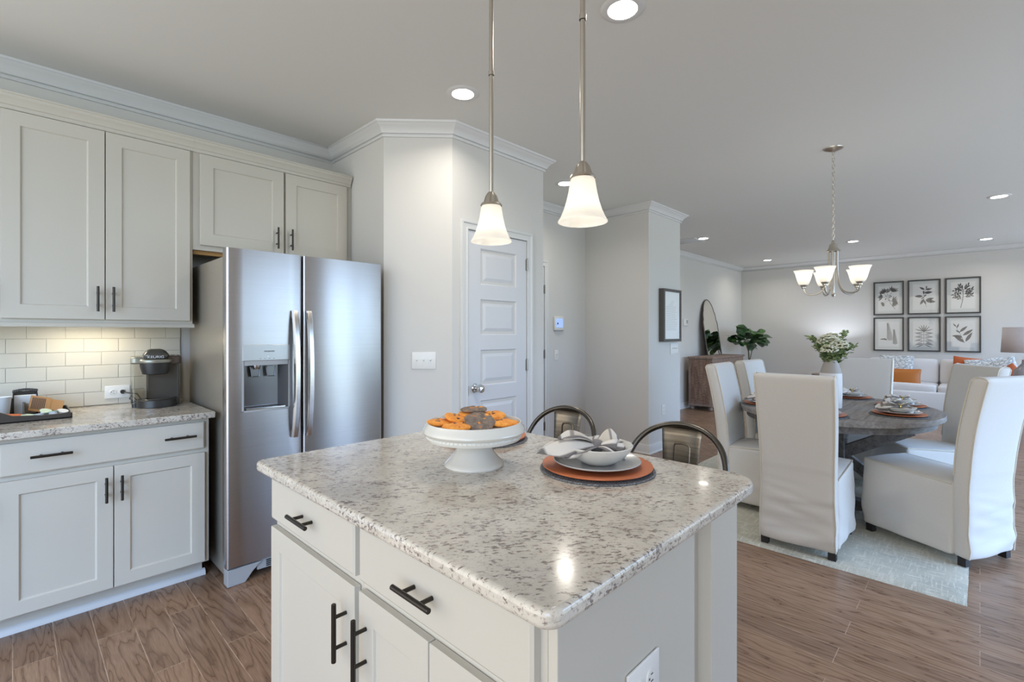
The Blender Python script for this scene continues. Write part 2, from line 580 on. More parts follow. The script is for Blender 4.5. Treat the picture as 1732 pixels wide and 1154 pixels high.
    def rbox(s, c, size, r, n=(6, 6, 6), fn=None):
        """rounded box with n cuts per axis, bent by fn(Vector local)->Vector"""
        hx, hy, hz = size[0] / 2, size[1] / 2, size[2] / 2
        h = (hx, hy, hz)
        r = min(r, hx, hy, hz)
        key, vs_, fs = {}, [], []

        def samples(half, k):
            e = [-half, -half + r * 0.35, -half + r]
            inner = [-half + r + (2 * half - 2 * r) * i / k for i in range(1, k)]
            return e + inner + [half - r, half - r * 0.35, half] if half > r * 1.001 else [-half, -half * 0.5, 0.0, half * 0.5, half]

        S = [samples(h[i], n[i]) for i in range(3)]

        def vid(p):
            k = (round(p[0], 6), round(p[1], 6), round(p[2], 6))
            if k in key:
                return key[k]
            q = Vector([max(-(h[i] - r), min(h[i] - r, p[i])) for i in range(3)])
            d = Vector(p) - q
            w = q + d.normalized() * r if d.length > 1e-9 else Vector(p)
            if fn:
                w = fn(w)
            key[k] = len(vs_)
            vs_.append((w.x + c[0], w.y + c[1], w.z + c[2]))
            return key[k]

        for ax in range(3):
            u, w = (ax + 1) % 3, (ax + 2) % 3
            for sg in (-1, 1):
                for i in range(len(S[u]) - 1):
                    for j in range(len(S[w]) - 1):
                        quad = []
                        for a, b in ((i, j), (i + 1, j), (i + 1, j + 1), (i, j + 1)):
                            p = [0, 0, 0]
                            p[ax] = sg * h[ax]
                            p[u] = S[u][a]
                            p[w] = S[w][b]
                            quad.append(vid(p))
                        if sg < 0:
                            quad.reverse()
                        if len(set(quad)) > 2:
                            fs.append(tuple(dict.fromkeys(quad)))
        return s.add(vs_, fs)

    def build(s, name, mat, parent=None, smooth=True, bevel=0.0, seg=2, angle=35, loc=None, rot=None, subsurf=0, solid=0.0):
        me = bpy.data.meshes.new(name)
        me.from_pydata(s.v, [], s.f)
        me.validate()
        if s.uv:
            uvl = me.uv_layers.new(name='UVMap')
            for lp in me.loops:
                uvl.data[lp.index].uv = s.uv.get(lp.vertex_index, (0, 0))
        bm = bmesh.new()
        bm.from_mesh(me)
        bmesh.ops.recalc_face_normals(bm, faces=bm.faces)
        bm.to_mesh(me)
        bm.free()
        me.materials.append(M[mat] if isinstance(mat, str) else mat)
        if smooth:
            me.polygons.foreach_set('use_smooth', [True] * len(me.polygons))
            me.set_sharp_from_angle(angle=radians(angle))
        me.update()
        o = bpy.data.objects.new(name, me)
        col.objects.link(o)
        if parent is not None:
            o.parent = parent
        if loc: o.location = loc
        if rot: o.rotation_euler = rot
        if solid:
            md = o.modifiers.new('solid', 'SOLIDIFY')
            md.thickness = solid
            md.offset = 0
        if bevel:
            md = o.modifiers.new('bevel', 'BEVEL')
            md.width = bevel
            md.segments = seg
            md.limit_method = 'ANGLE'
            md.angle_limit = radians(40)
            md.harden_normals = False
        if subsurf:
            md = o.modifiers.new('sub', 'SUBSURF')
            md.levels = subsurf
            md.render_levels = subsurf
        return o


def tag(o, label, cat, group=None):
    o['label'] = label
    o['category'] = cat
    if group:
        o['group'] = group
    return o


def thing(name, label, cat, loc=(0, 0, 0), rz=0.0, group=None):
    o = bpy.data.objects.new(name, None)
    o.empty_display_size = 0.05
    col.objects.link(o)
    o.location = loc
    o.rotation_euler = (0, 0, rz)
    return tag(o, label, cat, group)


def struct(o, label=None):
    o['kind'] = 'structure'
    if label:
        o['label'] = label
    return o


def dup(root, loc, rz, label, group=None):
    r = root.copy()
    col.objects.link(r)
    r.location = loc
    r.rotation_euler = (0, 0, rz)
    r['label'] = label
    if group:
        r['group'] = group
    for ch in list(root.children):
        c = ch.copy()
        col.objects.link(c)
        c.parent = r
        for g in list(ch.children):
            d = g.copy()
            col.objects.link(d)
            d.parent = c
    return r


def text(s, size, mat, parent, loc, rot, name='lettering', extrude=0.0004, align='CENTER', sx=1.0):
    c = bpy.data.curves.new(name, 'FONT')
    c.body = s
    c.size = size
    c.align_x = align
    c.align_y = 'CENTER'
    c.extrude = extrude
    c.materials.append(M[mat])
    o = bpy.data.objects.new(name, c)
    col.objects.link(o)
    o.parent = parent
    o.location = loc
    o.rotation_euler = rot
    o.scale = (sx, 1, 1)
    me = bpy.data.meshes.new_from_object(o)
    mo = bpy.data.objects.new(name, me)
    col.objects.link(mo)
    mo.parent = parent
    mo.location, mo.rotation_euler, mo.scale = o.location, o.rotation_euler, o.scale
    bpy.data.objects.remove(o)
    return mo


def arc(cx, cy, r, a0, a1, n):
    return [(cx + r * cos(a0 + (a1 - a0) * i / n), cy + r * sin(a0 + (a1 - a0) * i / n)) for i in range(n + 1)]


def rrect(x0, y0, x1, y1, r, n=6):
    rs = r if isinstance(r, (list, tuple)) else [r] * 4
    p = []
    for (cx, cy, a, q) in ((x1, y1, 0, rs[0]), (x0, y1, pi / 2, rs[1]), (x0, y0, pi, rs[2]), (x1, y0, 1.5 * pi, rs[3])):
        sx = -1 if cx == x1 else 1
        sy = -1 if cy == y1 else 1
        p += arc(cx + sx * q, cy + sy * q, q, a, a + pi / 2, n)
    return p


# ------------------------------------------------------------------ room shell
CEIL = 2.743
X_END, Y_MIR, Y_KIT = 11.08, 3.75, 3.66
PATH = [(-1.9, Y_KIT), (1.75, Y_KIT), (1.75, 2.905), (2.085, 2.585), (3.04, 2.585), (3.04, 3.44), (4.83, 3.44),
        (4.83, 2.60), (5.60, 2.60), (5.60, Y_MIR), (X_END, Y_MIR), (X_END, WY)]


def run(i0, i1, prof, path=PATH):
    """sweep a closed (offset into room, z) profile along path[i0..i1], mitred"""
    mb = MB()
    n = len(prof)
    rings = []
    for i in range(i0, i1 + 1):
        p = Vector(path[i])
        ns = []
        if i > 0:
            d = (p - Vector(path[i - 1])).normalized()
            ns.append(Vector((d.y, -d.x)))
        if i < len(path) - 1:
            d = (Vector(path[i + 1]) - p).normalized()
            ns.append(Vector((d.y, -d.x)))
        mtr = ns[0] if len(ns) == 1 else (ns[0] + ns[1]) / (1 + ns[0].dot(ns[1]))
        rings.append([(p.x + mtr.x * o, p.y + mtr.y * o, z) for o, z in prof])
    vs_ = [q for r in rings for q in r]
    fs = []
    for i in range(len(rings) - 1):
        for k in range(n):
            k2 = (k + 1) % n
            fs.append((i * n + k, i * n + k2, (i + 1) * n + k2, (i + 1) * n + k))
    fs.append(tuple(range(n)))
    fs.append(tuple((len(rings) - 1) * n + k for k in range(n - 1, -1, -1)))
    return mb.add(vs_, fs)


struct(MB().box(-2.2, WY - 0.12, -0.1, X_END + 0.12, Y_MIR + 0.12, 0).build('floor', 'floor', smooth=False), 'brown oak board floor')
struct(MB().box(-2.2, WY - 0.12, CEIL, X_END + 0.12, Y_MIR + 0.12, CEIL + 0.1).build('ceiling', 'ceiling', smooth=False), 'white painted ceiling')
wp = [(0, 0), (0, CEIL), (-0.1, CEIL), (-0.1, 0)]
WALLS = ['wall_left', 'wall_left_return', 'wall_left_angled', 'wall_pantry_front', 'wall_pantry_side', 'wall_hall_back', 'wall_hall_side',
         'wall_centre', 'wall_centre_end', 'wall_living_left', 'wall_back']
for i, nm in enumerate(WALLS):
    struct(run(i, i + 1, wp).build(nm, 'wall', smooth=False))
CROWN = [(0, -.092), (.012, -.092), (.015, -.088), (.015, -.080), (.008, -.077), (.008, -.072), (.022, -.070), (.024, -.062), (.034, -.046), (.048, -.030), (.062, -.022), (.066, -.014), (.074, -.012), (.078, 0), (0, 0)]
for k, (a, b) in enumerate([(0, 1), (1, 2), (2, 3), (3, 4), (4, 5), (5, 6), (6, 7), (7, 8), (8, 9), (9, 10), (10, 11)]):
    struct(run(a, b, [(o, z + CEIL - 0.0005) for o, z in CROWN]).build('trim_%d' % (k + 1), 'trim', angle=50))
BASE = [(0, 0), (.024, 0), (.022, .012), (.014, .018), (.014, .085), (.008, .098), (0, .10)]
for nm, (a, b) in {'baseboard_left_angled': (2, 3), 'baseboard_hall_side': (6, 7), 'baseboard_centre': (7, 8), 'baseboard_centre_end': (8, 9),
                   'baseboard_living_left': (9, 10), 'baseboard_back': (10, 11)}.items():
    struct(run(a, b, BASE).build(nm, 'trim', angle=50))
for nm, xa, xb, yw in (('baseboard_pantry_left', 2.09, 2.17, 2.585), ('baseboard_pantry_right', 2.91, 3.04, 2.585), ('baseboard_hall_back', 4.16, 4.83, 3.44)):
    struct(run(0, 1, BASE, [(xa, yw), (xb, yw)]).build(nm, 'trim', angle=50))

# right-hand wall with its glazed openings (daylight side)
mb = MB()
xs = [-2.2]
for (x0, x1, z0, z1) in OPENINGS:
    mb.box(xs[-1], WY - 0.12, 0, x0, WY, CEIL)
    if z0 > 0.06:
        mb.box(x0, WY - 0.12, 0, x1, WY, z0)
    mb.box(x0, WY - 0.12, z1, x1, WY, CEIL)
    xs.append(x1)
mb.box(xs[-1], WY - 0.12, 0, X_END + 0.1, WY, CEIL)
struct(mb.build('wall_right', 'wall', smooth=False))
for k, (x0, x1, z0, z1) in enumerate(OPENINGS):
    f = MB()
    t = 0.05
    f.box(x0, WY - 0.09, z0, x0 + t, WY - 0.03, z1).box(x1 - t, WY - 0.09, z0, x1, WY - 0.03, z1)
    f.box(x0, WY - 0.09, z0, x1, WY - 0.03, z0 + t).box(x0, WY - 0.09, z1 - t, x1, WY - 0.03, z1)
    xm = (x0 + x1) / 2
    f.box(xm - 0.03, WY - 0.085, z0, xm + 0.03, WY - 0.035, z1)
    if k != 0:
        zm = (z0 + z1) / 2
        f.box(x0, WY - 0.08, zm - 0.02, x1, WY - 0.04, zm + 0.02)
    fo = struct(f.build('window_%d' % (k + 1), 'trim', smooth=False))
    MB().box(x0 + t, WY - 0.062, z0 + t, x1 - t, WY - 0.058, z1 - t).build('pane', 'glass', fo, smooth=False)


# ------------------------------------------------------------------ doors of the room
def room_door(name, x0, x1, ztop, yw, hinge_x, hinges, knob_x=None, parent_label=None):
    d = bpy.data.objects.new(name, None)
    col.objects.link(d)
    d.location = (0, 0, 0)
    struct(d, parent_label)
    yf = yw - 0.004                # front of the leaf, proud of the wall by a hair
    w = x1 - x0
    mb = MB()
    # leaf with five raised-and-sunk panels built as one sheet of quads
    st = 0.115
    zs = [0.012]
    rails = [0.20, 0.105, 0.105, 0.105, 0.105, 0.115]
    ph = (ztop - 0.012 - sum(rails)) / 5
    bounds = []
    z = 0.012
    for i in range(5):
        z += rails[i]
        bounds.append((z, z + ph))
        z += ph
    t = 0.035
    xa, xb = x0 + st, x1 - st
    vs_, fs = [], []

    def quad(a, b, c, e):
        o = len(vs_)
        vs_.extend([a, b, c, e])
        fs.append((o, o + 1, o + 2, o + 3))

    y0 = yf - 0.004
    quad((x0, y0, 0.012), (xa, y0, 0.012), (xa, y0, ztop), (x0, y0, ztop))
    quad((xb, y0, 0.012), (x1, y0, 0.012), (x1, y0, ztop), (xb, y0, ztop))
    zp = 0.012
    for (za, zb) in bounds:
        quad((xa, y0, zp), (xb, y0, zp), (xb, y0, za), (xa, y0, za))
        zp = zb
        rings = [(0, y0), (0.012, y0 + 0.010), (0.020, y0 + 0.010), (0.052, y0 + 0.002)]
        prev = None
        for ins, y in rings:
            r = [(xa + ins, y, za + ins), (xb - ins, y, za + ins), (xb - ins, y, zb - ins), (xa + ins, y, zb - ins)]
            if prev:
                for i in range(4):
                    j = (i + 1) % 4
                    quad(prev[i], prev[j], r[j], r[i])
            prev = r
        quad(*prev)
    quad((xa, y0, zp), (xb, y0, zp), (xb, y0, ztop), (xa, y0, ztop))
    mb.add(vs_, fs)
    leaf = MB()
    leaf.v, leaf.f = mb.v, mb.f
    lf = leaf.build('leaf', 'door_paint', d, smooth=False)
    # dark reveal line round the leaf
    g = MB()
    g.box(x0 - 0.004, yf - 0.003, 0.0, x0, yw + 0.001, ztop + 0.004).box(x1, yf - 0.003, 0, x1 + 0.004, yw + 0.001, ztop + 0.004)
    g.box(x0 - 0.004, yf - 0.003, ztop, x1 + 0.004, yw + 0.001, ztop + 0.005)
    g.build('reveal', 'slot', d, smooth=False)
    # casing: stepped profile round three sides
    cas = MB()
    cw = 0.062
    gx0, gx1, gz = x0 - 0.005, x1 + 0.005, ztop + 0.005
    prof = [(0, 0.016), (0.010, 0.018), (0.014, 0.012), (0.040, 0.014), (0.046, 0.020), (cw, 0.020), (cw, 0)]
    pts = [(0, 0)] + prof
    ringsets = []
    for corner in range(4):
        ring = []
        for o, q in [(0, 0.0)] + prof:
            y = yw - q
            if corner == 0: ring.append((gx0 - o, y, 0))
            if corner == 1: ring.append((gx0 - o, y, gz + o))
            if corner == 2: ring.append((gx1 + o, y, gz + o))
            if corner == 3: ring.append((gx1 + o, y, 0))
        ringsets.append(ring)
    n = len(ringsets[0])
    cas.add([q for r in ringsets for q in r], [(i * n + k, i * n + (k + 1) % n, (i + 1) * n + (k + 1) % n, (i + 1) * n + k) for i in range(3) for k in range(n)]
            + [tuple(range(n)), tuple(3 * n + k for k in range(n - 1, -1, -1))])
    cas.build('casing', 'trim', d, angle=25)
    for hz in hinges:
        h = MB()
        h.cyl((hinge_x, y0 - 0.006, hz - 0.045), (hinge_x, y0 - 0.006, hz + 0.045), 0.007, 10)
        h.box(hinge_x - 0.014, y0 - 0.003, hz - 0.045, hinge_x + 0.012, y0 + 0.002, hz + 0.045)
        h.cyl((hinge_x, y0 - 0.006, hz + 0.045), (hinge_x, y0 - 0.006, hz + 0.052), 0.005, 10)
        h.build('hinge', 'hinge_metal', d)
    if knob_x:
        k = MB()
        k.lathe([(0, 0), (.033, 0), (.033, .004), (.028, .010), (.012, .014), (.011, .03), (.020, .036), (.029, .048), (.031, .058), (.027, .070), (.014, .077), (0, .078)], 24)
        k.build('knob', 'chrome', d, loc=(knob_x, y0, 0.93), rot=(pi / 2, 0, 0))
        lt = MB().box(x0 - 0.004, y0 - 0.0015, 0.88, x0 + 0.003, y0 + 0.002, 0.95)
        lt.build('latch_plate', 'slot', d, smooth=False)
    return d


room_door('door_1', 2.222, 2.826, 2.045, 2.585, 2.830, (0.30, 1.07, 1.86), 2.285, 'white five-panel pantry door with chrome knob')
room_door('door_2', 3.22, 4.05, 2.05, 3.44, 4.056, (0.30, 1.09, 1.80), None, 'white door in the recess, seen edge-on beside its hinges')


# ------------------------------------------------------------------ cabinet parts
def shaker(mb, x0, x1, z0, z1, yf, st=0.062, t=0.019, dep=0.008):
    """shaker door, its face at y = yf, thickness t going +y"""
    o = [(x0, z0), (x1, z0), (x1, z1), (x0, z1)]
    i_ = [(x0 + st, z0 + st), (x1 - st, z0 + st), (x1 - st, z1 - st), (x0 + st, z1 - st)]
    e = 0.004
    j_ = [(x0 + st + e, z0 + st + e), (x1 - st - e, z0 + st + e), (x1 - st - e, z1 - st - e), (x0 + st + e, z1 - st - e)]
    vs_ = [(x, yf, z) for x, z in o] + [(x, yf, z) for x, z in i_] + [(x, yf + dep, z) for x, z in j_] + [(x, yf + t, z) for x, z in o]
    fs = []
    for k in range(4):
        l = (k + 1) % 4
        fs += [(k, l, 4 + l, 4 + k), (4 + k, 4 + l, 8 + l, 8 + k), (k, 12 + k, 12 + l, l)]
    fs += [(8, 9, 10, 11), (15, 14, 13, 12)]
    return mb.add(vs_, fs)


def pull(a, b, yf, parent, so=0.033, r=0.006, inset=0.034):
    """bar pull between a and b (x,z), posts back to the face y = yf"""
    ax, az = a
    bx, bz = b
    ln = sqrt((bx - ax) ** 2 + (bz - az) ** 2)
    ux, uz = (bx - ax) / ln, (bz - az) / ln
    h = MB()
    y = yf - so
    h.tube([(ax, y, az), (ax + ux * .001, y, az + uz * .001), (bx - ux * .001, y, bz - uz * .001), (bx, y, bz)], [r * .85, r, r, r * .85], 12)
    for q in (inset, ln - inset):
        h.cyl((ax + ux * q, y, az + uz * q), (ax + ux * q, yf, az + uz * q), r * 0.8, 10)
    return h.build('handle', 'bronze', parent)


def cab_door(parent, x0, x1, z0, z1, yf, hx=None, hz=None, horiz=False, st=0.062):
    d = shaker(MB(), x0, x1, z0, z1, yf, st).build('door', 'cabinet', parent, smooth=False, bevel=0.0015, seg=1)
    if hx is not None:
        pull((hx, hz[0]), (hx, hz[1]), yf, d)
    return d


def cab_drawer(parent, x0, x1, z0, z1, yf, pulls):
    mb = MB()
    e = 0.006
    o = [(x0, z0), (x1, z0), (x1, z1), (x0, z1)]
    i_ = [(x0 + e, z0 + e), (x1 - e, z0 + e), (x1 - e, z1 - e), (x0 + e, z1 - e)]
    vs_ = [(x, yf + 0.004, z) for x, z in o] + [(x, yf, z) for x, z in i_] + [(x, yf + 0.019, z) for x, z in o]
    fs = [(4, 5, 6, 7), (11, 10, 9, 8)]
    for k in range(4):
        l = (k + 1) % 4
        fs += [(k, l, 4 + l, 4 + k), (k, 8 + k, 8 + l, l)]
    d = mb.add(vs_, fs).build('drawer', 'cabinet', parent, smooth=False)
    for a, b, z in pulls:
        pull((a, z), (b, z), yf, d)
    return d


# upper cabinets (faces look towards -y); local z is world z
yf = 3.335
c = thing('upper_cabinet', 'tall white two-door wall cabinet above the coffee counter', 'cabinet', (0, 0, 0), group='white wall cabinets')
MB().box(-0.052, yf + .02, 1.375, 0.742, Y_KIT, 2.405).build('body', 'cabinet', c, smooth=False, bevel=0.001, seg=1)
MB().box(-0.04, yf + .021, 1.372, 0.735, Y_KIT - .01, 1.376).build('underside', 'cabinet', c, smooth=False)
cab_door(c, -0.041, 0.340, 1.393, 2.392, yf, 0.310, (1.434, 1.566), st=0.067)
cab_door(c, 0.3445, 0.726, 1.393, 2.392, yf, 0.374, (1.434, 1.566), st=0.067)
rail = [(yf + .022, 1.376), (yf + .012, 1.374), (yf + .006, 1.366), (yf + .002, 1.360), (yf + .004, 1.353), (yf + .022, 1.353)]
MB().extrude(rail, 'x', -0.052, 0.748).build('light_rail', 'cabinet', c)
CC = [(yf + .021, 2.397), (yf + .010, 2.397), (yf + .006, 2.405), (yf + .006, 2.414), (yf + .000, 2.418), (yf - .006, 2.436), (yf - .018, 2.448), (yf - .020, 2.462), (yf - .024, 2.464), (yf - .024, 2.472), (yf + .06, 2.472), (yf + .06, 2.397)]
MB().extrude(CC, 'x', -0.052, 0.742).build('crown_molding', 'cabinet', c)

c = thing('upper_cabinet', 'short white two-door wall cabinet above the fridge', 'cabinet', (0, 0, 0), group='white wall cabinets')
MB().box(0.743, yf + .02, 1.818, 1.722, Y_KIT, 2.405).build('body', 'cabinet', c, smooth=False, bevel=0.001, seg=1)
MB().box(0.75, yf + .045, 1.795, 1.715, yf + .075, 1.819).build('bottom_rail', 'ply', c, smooth=False)
cab_door(c, 0.777, 1.258, 1.848, 2.392, yf, 1.212, (1.875, 2.015), st=0.070)
cab_door(c, 1.272, 1.706, 1.848, 2.392, yf, 1.303, (1.875, 2.015), st=0.070)
MB().extrude(CC, 'x', 0.7425, 1.738).build('crown_molding', 'cabinet', c)
MB().box(1.7225, yf + .022, 1.818, 1.748, yf + .05, 2.40).build('filler_strip', 'cabinet', c, smooth=False)

# base cabinet
yb = 2.945
CT = 0.903
c = thing('base_cabinet', 'white base cabinet with wide drawer beside the fridge', 'cabinet', (0, 0, 0))
MB().box(-0.052, yb + .02, 0.105, 0.730, Y_KIT - .003, CT - .031).build('body', 'cabinet', c, smooth=False, bevel=0.001, seg=1)
MB().box(-0.052, 3.065, 0.0, 0.722, 3.09, 0.105).build('toe_kick', 'cabinet', c, smooth=False)
MB().extrude([(3.066, 0), (3.046, 0), (3.046, .010), (3.050, .022), (3.058, .030), (3.066, .032)], 'x', -0.052, 0.735).build('shoe_molding', 'trim', c)
cab_drawer(c, -0.041, 0.706, 0.713, 0.852, yb, [(0.052, 0.188, 0.788), (0.527, 0.663, 0.788)])
cab_door(c, -0.041, 0.3315, 0.116, 0.692, yb, 0.304, (0.530, 0.648), st=0.060)
cab_door(c, 0.3355, 0.708, 0.116, 0.692, yb, 0.361, (0.530, 0.648), st=0.060)

c = thing('base_cabinet', 'white single-door base cabinet at the left end of the run, past the two-door one', 'cabinet', (0, 0, 0))
MB().box(-0.70, yb + .02, 0.105, -0.053, Y_KIT - .003, CT - .031).build('body', 'cabinet', c, smooth=False, bevel=0.001, seg=1)
MB().box(-0.70, 3.065, 0.0, -0.053, 3.09, 0.105).build('toe_kick', 'cabinet', c, smooth=False)
MB().extrude([(3.066, 0), (3.046, 0), (3.046, .010), (3.050, .022), (3.058, .030), (3.066, .032)], 'x', -0.70, -0.053).build('shoe_molding', 'trim', c)
cab_drawer(c, -0.688, -0.066, 0.713, 0.852, yb, [(-0.445, -0.309, 0.788)])
cab_door(c, -0.688, -0.066, 0.116, 0.692, yb, -0.095, (0.530, 0.648), st=0.060)
c = thing('upper_cabinet', 'tall white wall cabinet at the left end of the run, past the two-door one', 'cabinet', (0, 0, 0), group='white wall cabinets')
MB().box(-0.70, yf + .02, 1.375, -0.053, Y_KIT, 2.405).build('body', 'cabinet', c, smooth=False, bevel=0.001, seg=1)
cab_door(c, -0.688, -0.066, 1.393, 2.392, yf, -0.095, (1.434, 1.566), st=0.067)
MB().extrude(rail, 'x', -0.70, -0.053).build('light_rail', 'cabinet', c)
MB().extrude(CC, 'x', -0.70, -0.053).build('crown_molding', 'cabinet', c)

w = MB().prism(rrect(-0.70, yb - .022, 0.752, Y_KIT, [0.004, 0.004, 0.004, 0.006], 3), CT - .031, CT).build('countertop', 'granite', None, bevel=0.006, seg=3)
tag(w, 'speckled granite worktop under the coffee maker, against the tiled wall', 'countertop')

# subway tile backsplash: one pattern mesh over a grout sheet
bs = bpy.data.objects.new('wall_backsplash', None)
col.objects.link(bs)
struct(bs, 'glossy cream subway tile backsplash')
ty = Y_KIT
MB().box(-0.70, ty - .004, CT + .001, 0.744, ty - .0005, 1.374).build('grout', 'grout', bs, smooth=False)
tl = MB()
th, tw, g_ = 0.0768, 0.1535, 0.002
r_ = 0
z = CT + .004
while z < 1.37:
    zt = min(z + th - g_, 1.373)
    x = -0.869 + (0.0 if r_ % 2 else 0.0768)
    while x < 0.744:
        xa, xb = max(x, -0.70), min(x + tw - g_, 0.742)
        if xb - xa > 0.008:
            e, q = 0.0022, 0.0078
            vs_ = [(xa, ty - .004, z), (xb, ty - .004, z), (xb, ty - .004, zt), (xa, ty - .004, zt),
                   (xa, ty - .007, z), (xb, ty - .007, z), (xb, ty - .007, zt), (xa, ty - .007, zt),
                   (xa + e, ty - q, z + e), (xb - e, ty - q, z + e), (xb - e, ty - q, zt - e), (xa + e, ty - q, zt - e)]
            fs = [(8, 9, 10, 11)]
            for k in range(4):
                l = (k + 1) % 4
                fs += [(k, l, 4 + l, 4 + k), (4 + k, 4 + l, 8 + l, 8 + k)]
            tl.add(vs_, fs)
        x += tw
    z += th
    r_ += 1
tl.build('tiles', 'tile', bs, smooth=False)

# under-cabinet light
u = thing('cabinet_light', 'slim warm light strip under the tall wall cabinet', 'light', (0.30, 3.49, 1.362))
MB().box(-.18, -.02, 0, .18, .02, .012).build('housing', 'plastic_white', u, smooth=False)
MB().box(-.17, -.014, -.002, .17, .014, .0).build('lens', 'led', u, smooth=False)
area('under_cabinet_glow', (0.30, 3.50, 1.352), (0, 0, 0), 0.30, 0.02, 0.6, (1.0, 0.87, 0.62))


# ------------------------------------------------------------------ wall plates
def duplex(mb_dark, x, z, y, s=1.0):
    mb_dark.box(x - .008 * s, y - .0008, z - .002, x - .006 * s, y, z + .007 * s)
    mb_dark.box(x + .006 * s, y - .0008, z - .002, x + .008 * s, y, z + .006 * s)
    mb_dark.box(x - .002, y - .0008, z - .010 * s, x + .002, y, z - .006 * s)


def wall_plate(name, label, loc, rz, w, h, toggles=(), outlets=(), cat='switch'):
    t = thing(name, label, cat, loc, rz)
    MB().rbox((0, -.003, 0), (w, .006, h), .003, (2, 2, 2)).build('plate', 'plastic_white', t)
    for x, z in toggles:
        MB().box(x - .005, -.008, z - .012, x + .005, -.005, z + .012).build('toggle_slot', 'plastic_white', t, smooth=False)
        MB().extrude([(-.006, z - .004), (-.020, z + .004), (-.020, z + .010), (-.006, z + .008)], 'x', x - .0035, x + .0035).build('toggle', 'plastic_white', t, smooth=False, bevel=.001, seg=1)
    for x, z, q in outlets:
        b = MB()
        b.lathe([(0, .003), (.0155, .003), (.0165, .0015), (.0165, 0)], 20)
        f = b.build('socket', 'plastic_white', t, loc=(x, -.006, z), rot=(pi / 2, 0, 0))
        dk = MB()
        if q:   # lying on its side
            dk.box(x - .002, -.0098, z - .008, x + .007, -.0090, z - .006).box(x - .002, -.0098, z + .006, x + .006, -.0090, z + .008).box(x - .010, -.0098, z - .002, x - .006, -.0090, z + .002)
        else:
            dk.box(x - .008, -.0098, z - .002, x - .006, -.0090, z + .007).box(x + .006, -.0098, z - .002, x + .008, -.0090, z + .006).box(x - .002, -.0098, z - .010, x + .002, -.0090, z - .006)
        dk.build('slots', 'slot', t, smooth=False)
    return t


A45 = atan2(2.585 - 2.905, 2.085 - 1.75)
def on_angled(f, out=0.0):
    x = 1.75 + (2.085 - 1.75) * f
    y = 2.905 + (2.585 - 2.905) * f
    n = Vector((2.585 - 2.905, -(2.085 - 1.75))).normalized()
    return (x + n.x * out, y + n.y * out)
px, py = on_angled(0.585, 0.0005)
wall_plate('switch_plate', 'white triple switch plate on the wall between fridge and pantry door', (px, py, 1.134), A45, 0.164, 0.116, [(-.046, 0), (0, 0), (.046, 0)])
wall_plate('switch_plate', 'small white switch plate below the blue-screened wall panel', (4.27, 3.4395, 1.075), 0, 0.072, 0.115, [(0, 0)])
wall_plate('switch_plate', 'white triple switch plate under the tall framed text print', (5.44, 2.5995, 1.14), 0, 0.20, 0.13, [(-.046, 0), (0, 0), (.046, 0)])
wall_plate('wall_outlet', 'white outlet low on the wall beneath the tall framed text print', (5.17, 2.5995, 0.45), 0, 0.075, 0.115, (), [(0, .02, 0), (0, -.02, 0)], 'outlet')
wall_plate('wall_outlet', 'white outlet set sideways in the tiles behind the coffee maker', (0.430, Y_KIT - .0088, 0.976), 0, 0.116, 0.074, (), [(-.021, 0, 1), (.021, 0, 1)], 'outlet')

t = thing('alarm_panel', 'white wall control panel with glowing blue screen in the recess', 'control panel', (4.30, 3.4395, 1.432))
MB().rbox((0, -.012, 0), (.165, .024, .155), .006, (2, 2, 2)).build('housing', 'plastic_white', t)
MB().box(-.056, -.0255, -.046, .058, -.0235, .054).build('screen', 'screen', t, smooth=False)
MB().box(-.070, -.020, -.088, .080, -.004, -.0775).build('lower_lip', 'grey_plastic', t, smooth=False)
icon = MB()
icon.lathe([(0, 0), (.012, 0), (.012, .0008), (0, .0008)], 16)
icon.build('icon', 'ink', t, loc=(-.032, -.0258, -.002), rot=(pi / 2, 0, 0))
MB().box(.020, -.0263, .018, .040, -.0257, .024).build('mark', 'white_ink', t, smooth=False)

t = thing('thermostat', 'small white thermostat on the far wall beside the tall framed print', 'thermostat', (8.27, 3.7495, 1.515))
MB().rbox((0, -.012, 0), (.17, .024, .12), .006, (2, 2, 2)).build('housing', 'plastic_white', t)
MB().box(.005, -.0256, -.02, .07, -.0235, .04).build('display', 'grey_plastic', t, smooth=False)

# ------------------------------------------------------------------ fridge
fr = thing('refrigerator', 'stainless side-by-side fridge with ice and water dispenser', 'refrigerator', (0, 0, 0))
FY = 2.79
MB().box(0.783, 2.868, 0.03, 1.655, 3.61, 1.732).build('body', 'steel_side', fr, smooth=False, bevel=0.004, seg=2)
gk = MB().box(0.79, 2.852, 0.09, 1.65, 2.869, 1.74).build('gasket', 'dark', fr, smooth=False)


def slab_with_hole(x0, x1, z0, z1, y0, y1, hole, r=0.012):
    """door slab, front edges rounded, with a rectangular through-hole (or none)"""
    mb = MB()
    pr = [(x0, y1), (x0, y0 + r), (x0 + r * .3, y0 + r * .3), (x0 + r, y0)]
    pe = [(x1 - r, y0), (x1 - r * .3, y0 + r * .3), (x1, y0 + r), (x1, y1)]
    if not hole:
        poly = pr + pe
        return mb.prism(list(reversed(poly))[::-1], z0, z1)
    hx0, hx1, hz0, hz1 = hole
    mb.prism(pr + [(hx0, y0), (hx0, y1)], z0, z1)
    mb.prism([(hx1, y0)] + pe + [(hx1, y1)], z0, z1)
    mb.prism([(hx0, y0), (hx1, y0), (hx1, y1), (hx0, y1)], z0, hz0)
    mb.prism([(hx0, y0), (hx1, y0), (hx1, y1), (hx0, y1)], hz1, z1)
    return mb


